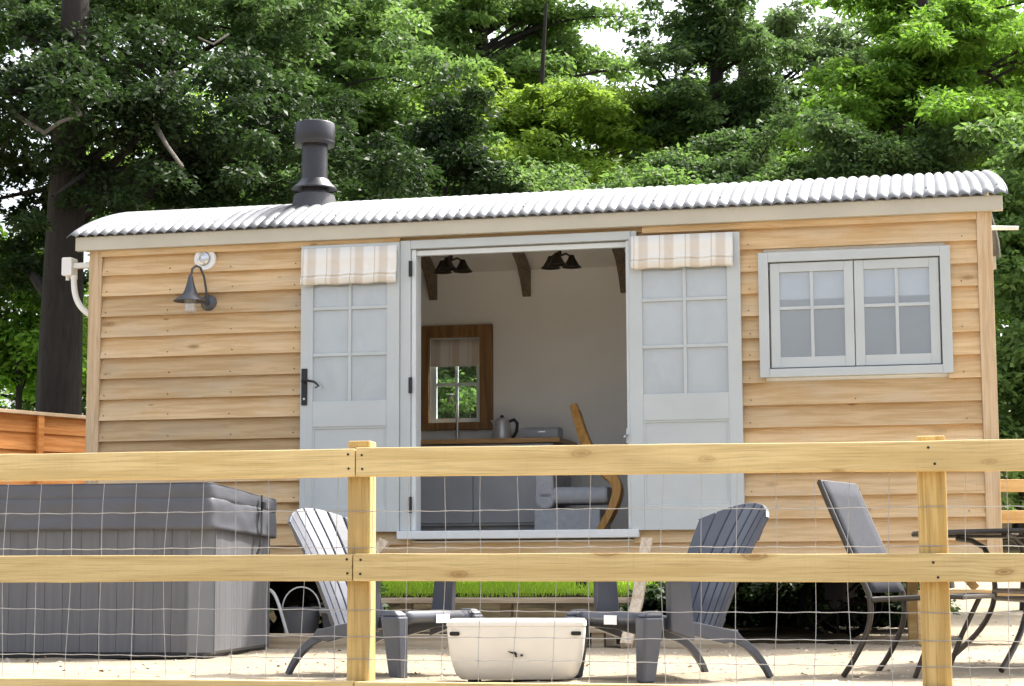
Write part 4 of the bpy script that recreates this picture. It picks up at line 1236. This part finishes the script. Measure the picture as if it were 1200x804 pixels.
def at(px, py, D):
    """point at world depth D seen at a spot of the 1200 wide frame (to set a crown at its real place)"""
    d = R.to_3x3() @ Vector(((px-600)/F_PX, -(py-402)/F_PX, -1)); s = D/d.y
    return (d.x*s, D, .47+d.z*s)
LM = {
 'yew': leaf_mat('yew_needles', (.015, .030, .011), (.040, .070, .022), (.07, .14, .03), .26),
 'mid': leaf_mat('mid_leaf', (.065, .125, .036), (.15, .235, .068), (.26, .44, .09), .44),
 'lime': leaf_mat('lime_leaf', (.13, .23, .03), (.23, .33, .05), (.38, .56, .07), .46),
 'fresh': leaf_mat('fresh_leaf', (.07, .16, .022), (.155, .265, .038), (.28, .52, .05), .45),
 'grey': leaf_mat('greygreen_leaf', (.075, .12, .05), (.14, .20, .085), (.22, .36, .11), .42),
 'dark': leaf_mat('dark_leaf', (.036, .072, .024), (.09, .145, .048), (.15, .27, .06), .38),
}
def blob(px, py, D, rx, rz, n_, ry=None):
    x, y, z = at(px, py, D); return (x, y, z, rx, ry or rx*.8, rz, n_)
BK = 'trees behind the hut'
SH = 'shrubs behind the hut'
# big dark yew-like tree on the left
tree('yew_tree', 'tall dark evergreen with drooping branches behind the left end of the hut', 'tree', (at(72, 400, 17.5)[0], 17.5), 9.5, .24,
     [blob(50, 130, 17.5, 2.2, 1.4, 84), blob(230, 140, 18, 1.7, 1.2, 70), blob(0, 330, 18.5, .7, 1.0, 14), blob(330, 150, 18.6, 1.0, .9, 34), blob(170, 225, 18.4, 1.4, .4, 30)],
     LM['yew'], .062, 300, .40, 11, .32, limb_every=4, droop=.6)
tree('deciduous_tree', 'deep green leafy tree overhanging the top of the dark evergreen', 'tree', (at(190, 400, 19.5)[0], 19.5), 10.5, .15,
     [blob(120, 0, 19.0, 2.6, .6, 100, 1.2), blob(300, 20, 19.4, 1.0, .6, 40, 1.0), blob(20, 30, 19, .9, .4, 26)], LM['dark'], .065, 190, .38, 17, .4, group=BK)
# bare dead branches low on the yew
m = MB()
for pts, r in (([(10, 128, 17), (30, 142, 16.7), (52, 156, 16.5), (70, 143, 16.5), (95, 134, 16.6), (84, 118, 16.9), (100, 105, 17.2)], .022), ([(180, 120, 17.6), (184, 150, 17.2), (195, 170, 16.9), (214, 196, 16.7)], .026), ([(150, 108, 17.3), (175, 98, 17.1), (205, 84, 17)], .014), ([(268, 40, 17.1), (250, 52, 17), (232, 44, 17)], .012)):
    m.tube([at(*p) for p in pts], [r*(1-.5*i/len(pts)) for i in range(len(pts))], 7)
# they belong to the yew: parent in its frame
yew = [o for o in bpy.data.objects if o.name == 'yew_tree'][0]
o = m.build('bare_branches', M['barkp'], None)
o.data.transform(Matrix.Translation(-Vector(yew.location))); o.parent = yew

tree('deciduous_tree', 'mid green broadleaf tree rising behind the flue', 'tree', (at(420, 400, 23)[0], 23), 10.5, .16,
     [blob(400, 20, 23, 1.4, 1.0, 90), blob(340, 110, 22.5, 1.2, 1.0, 76), blob(450, 120, 22.5, 1.1, .8, 64), blob(300, 0, 23, 1.3, .9, 56), blob(420, 200, 22.8, .9, .5, 30)],
     LM['mid'], .072, 190, .38, 22, .34, group=BK)
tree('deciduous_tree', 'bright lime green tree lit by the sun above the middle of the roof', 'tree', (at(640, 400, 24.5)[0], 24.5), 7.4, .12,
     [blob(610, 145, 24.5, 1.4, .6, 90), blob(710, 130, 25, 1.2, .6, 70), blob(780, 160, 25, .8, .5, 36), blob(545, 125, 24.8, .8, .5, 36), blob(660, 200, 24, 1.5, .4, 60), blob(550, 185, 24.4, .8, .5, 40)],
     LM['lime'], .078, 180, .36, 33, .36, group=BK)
tree('deciduous_tree', 'tall broadleaf tree with a loose crown above the doorway', 'tree', (at(565, 400, 27)[0], 27), 12, .20,
     [blob(550, 15, 27, 1.4, .9, 70), blob(640, 15, 27.5, 1.1, .8, 50), blob(660, 75, 27.5, 1.1, .5, 40), blob(570, 85, 27, 1.3, .5, 44), blob(430, 60, 27.4, 1.0, .8, 36)],
     LM['mid'], .085, 170, .42, 44, .34, group=BK, limb_every=2)
tree('deciduous_tree', 'dark green tall tree with small leaves above the right door', 'tree', (at(840, 400, 25)[0], 25), 11, .17,
     [blob(850, 40, 25, .95, 1.2, 84), blob(795, 130, 24.6, .8, .7, 54), blob(890, 140, 24.8, 1.0, .7, 64), blob(840, 200, 24.6, 1.3, .4, 44)],
     LM['dark'], .072, 190, .38, 55, .34, group=BK)
tree('deciduous_tree', 'fresh green bushy tree filling the upper right corner', 'tree', (at(1090, 400, 22)[0], 22), 9.5, .16,
     [blob(1075, 80, 22, 1.1, 1.0, 100), blob(1175, 50, 22.5, 1.2, 1.3, 110), blob(1130, 145, 21.6, 1.3, .7, 100), blob(1005, 140, 22.3, .7, .6, 50), blob(1060, 20, 22.4, .7, .6, 40), blob(1190, 170, 21.8, .7, .6, 44)],
     LM['fresh'], .072, 185, .35, 66, .34, group=BK)
tree('deciduous_tree', 'tall thin forked tree showing against the white sky at upper right', 'tree', (at(880, 400, 30)[0], 30), 13, .13,
     [blob(925, 70, 30, .8, 1.0, 30), blob(975, 60, 30, .9, .9, 36), blob(910, 140, 30, 1.2, .6, 36)],
     LM['grey'], .09, 140, .40, 77, .36, group=BK, limb_every=1)
# understorey right above the roof line
tree('shrub', 'dark green shrub behind the roof left of the flue', 'shrub', (at(300, 400, 20.5)[0], 20.5), 3.6, .07,
     [blob(250, 222, 20.5, 1.0, .4, 34), blob(330, 205, 21.0, .6, .5, 26), blob(300, 300, 20.5, 1.5, .8, 40), blob(430, 225, 20.8, .7, .4, 26)], LM['dark'], .065, 170, .36, 88, .45, group=SH)
tree('shrub', 'mid green shrub seen through the kitchen window of the hut', 'shrub', (at(528, 400, 19.3)[0], 19.3), 2.6, .05,
     [blob(528, 462, 19.3, .75, .55, 90), blob(560, 410, 19.5, .6, .4, 40)], LM['mid'], .06, 160, .28, 89, .45, group=SH)
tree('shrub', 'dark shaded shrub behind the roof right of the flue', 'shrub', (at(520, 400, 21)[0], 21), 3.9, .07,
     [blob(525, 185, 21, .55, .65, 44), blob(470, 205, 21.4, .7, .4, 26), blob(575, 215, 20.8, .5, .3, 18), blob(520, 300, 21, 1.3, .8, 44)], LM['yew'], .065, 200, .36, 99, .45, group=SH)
tree('shrub', 'mid green shrub behind the roof above the doorway', 'shrub', (at(680, 400, 21.5)[0], 21.5), 3.6, .07,
     [blob(650, 228, 21.5, .9, .32, 34), blob(735, 210, 22.2, .6, .45, 26), blob(790, 222, 21.4, .5, .35, 18), blob(680, 310, 21.5, 1.5, .8, 44)], LM['mid'], .065, 170, .36, 101, .45, group=SH)
tree('shrub', 'deep green leafy shrub behind the roof above the right door', 'shrub', (at(850, 400, 22)[0], 22), 3.6, .07,
     [blob(815, 205, 22, .6, .45, 28), blob(880, 190, 22.6, .6, .5, 30), blob(850, 225, 21.4, 1.0, .25, 30), blob(850, 300, 22, 1.5, .8, 44)], LM['dark'], .065, 180, .36, 112, .45, group=SH)
tree('shrub', 'mid green shrub with long shoots behind the roof beside the right door', 'shrub', (at(930, 400, 20.8)[0], 20.8), 3.4, .07,
     [blob(905, 210, 20.8, .5, .28, 20), blob(955, 200, 21, .45, .35, 20), blob(930, 300, 20.8, 1.0, .7, 30)], LM['mid'], .065, 170, .32, 113, .45, group=SH)
tree('shrub', 'dark shrub behind the roof above the casement window', 'shrub', (at(1040, 400, 20.5)[0], 20.5), 3.4, .07,
     [blob(1005, 180, 20.5, .5, .45, 30), blob(1080, 195, 20.9, .7, .45, 36), blob(1040, 290, 20.5, 1.4, .8, 44)], LM['dark'], .065, 180, .36, 123, .45, group=SH)
tree('shrub', 'leafy green shrub beyond the right end wall of the hut', 'shrub', (at(1195, 400, 18)[0], 18), 3.4, .08,
     [blob(1200, 300, 18, .75, .9, 110), blob(1205, 430, 17.8, .7, .9, 110), blob(1190, 520, 17.6, .7, .5, 60), blob(1230, 200, 18.2, .8, .8, 60)], LM['mid'], .075, 140, .30, 134, .5, group=SH)
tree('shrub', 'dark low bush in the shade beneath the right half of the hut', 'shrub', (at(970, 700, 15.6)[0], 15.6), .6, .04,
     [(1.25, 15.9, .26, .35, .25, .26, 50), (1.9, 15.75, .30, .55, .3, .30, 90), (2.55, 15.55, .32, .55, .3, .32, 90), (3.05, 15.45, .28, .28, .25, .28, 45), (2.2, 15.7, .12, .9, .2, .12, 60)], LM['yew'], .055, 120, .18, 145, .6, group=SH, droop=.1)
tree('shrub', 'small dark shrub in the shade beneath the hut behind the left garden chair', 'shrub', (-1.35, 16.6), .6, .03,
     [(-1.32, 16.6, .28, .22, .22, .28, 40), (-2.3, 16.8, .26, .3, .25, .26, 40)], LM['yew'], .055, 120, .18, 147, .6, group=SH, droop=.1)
tree('shrub', 'bright green shrub behind the orange fence panel', 'shrub', (at(18, 400, 21.5)[0], 21.5), 3.6, .07,
     [blob(15, 310, 21.5, .8, .6, 70), blob(20, 420, 21.5, 1.0, .7, 60)], LM['fresh'], .085, 130, .32, 156, .45, group=SH)
# farther wood, seen through the gaps
for i, (px, D, hgt, kind, lab) in enumerate(((150, 34, 8.4, 'mid', 'far mid green tree seen through the dark evergreen'),
        (300, 36, 9.5, 'fresh', 'far bright tree seen through gaps left of the flue'), (440, 35, 10.0, 'mid', 'far green tree seen between the flue and the lime tree'),
        (600, 37, 10.6, 'grey', 'far grey green tree seen through the crowns above the doorway'), (700, 38, 8.2, 'fresh', 'far bright tree low behind the lime green tree'), (830, 38, 10.5, 'mid', 'far mid green tree behind the dark tall tree'),
        (970, 37, 8.8, 'mid', 'far green tree behind the forked tree'), (1080, 36, 11.5, 'mid', 'far green tree behind the left side of the bushy corner tree'), (1190, 34, 11.5, 'fresh', 'far bright tree behind the upper right bushy tree'), (230, 30, 7.5, 'lime', 'far sunlit yellow green tree behind the gap left of the flue'), (520, 31, 7.0, 'lime', 'far sunlit yellow green tree low between the flue and the doorway'), (880, 32, 7.2, 'fresh', 'far sunlit tree low behind the right door'))):
    x, y, z = at(px, 300, D)
    gb = gz(x, D)
    tree('deciduous_tree', lab, 'tree', (x, D), hgt, .2,
         [(x, D, gb+hgt*.70, 2.4, 2, hgt*.28, 95), (x-1.0, D-.5, gb+hgt*.38, 2.0, 1.6, hgt*.22, 60), (x+1.1, D, gb+hgt*.42, 2.0, 1.6, hgt*.25, 60)],
         LM[kind], .13, 110, .62, 200+i, .5, group=BK, limb_every=4)
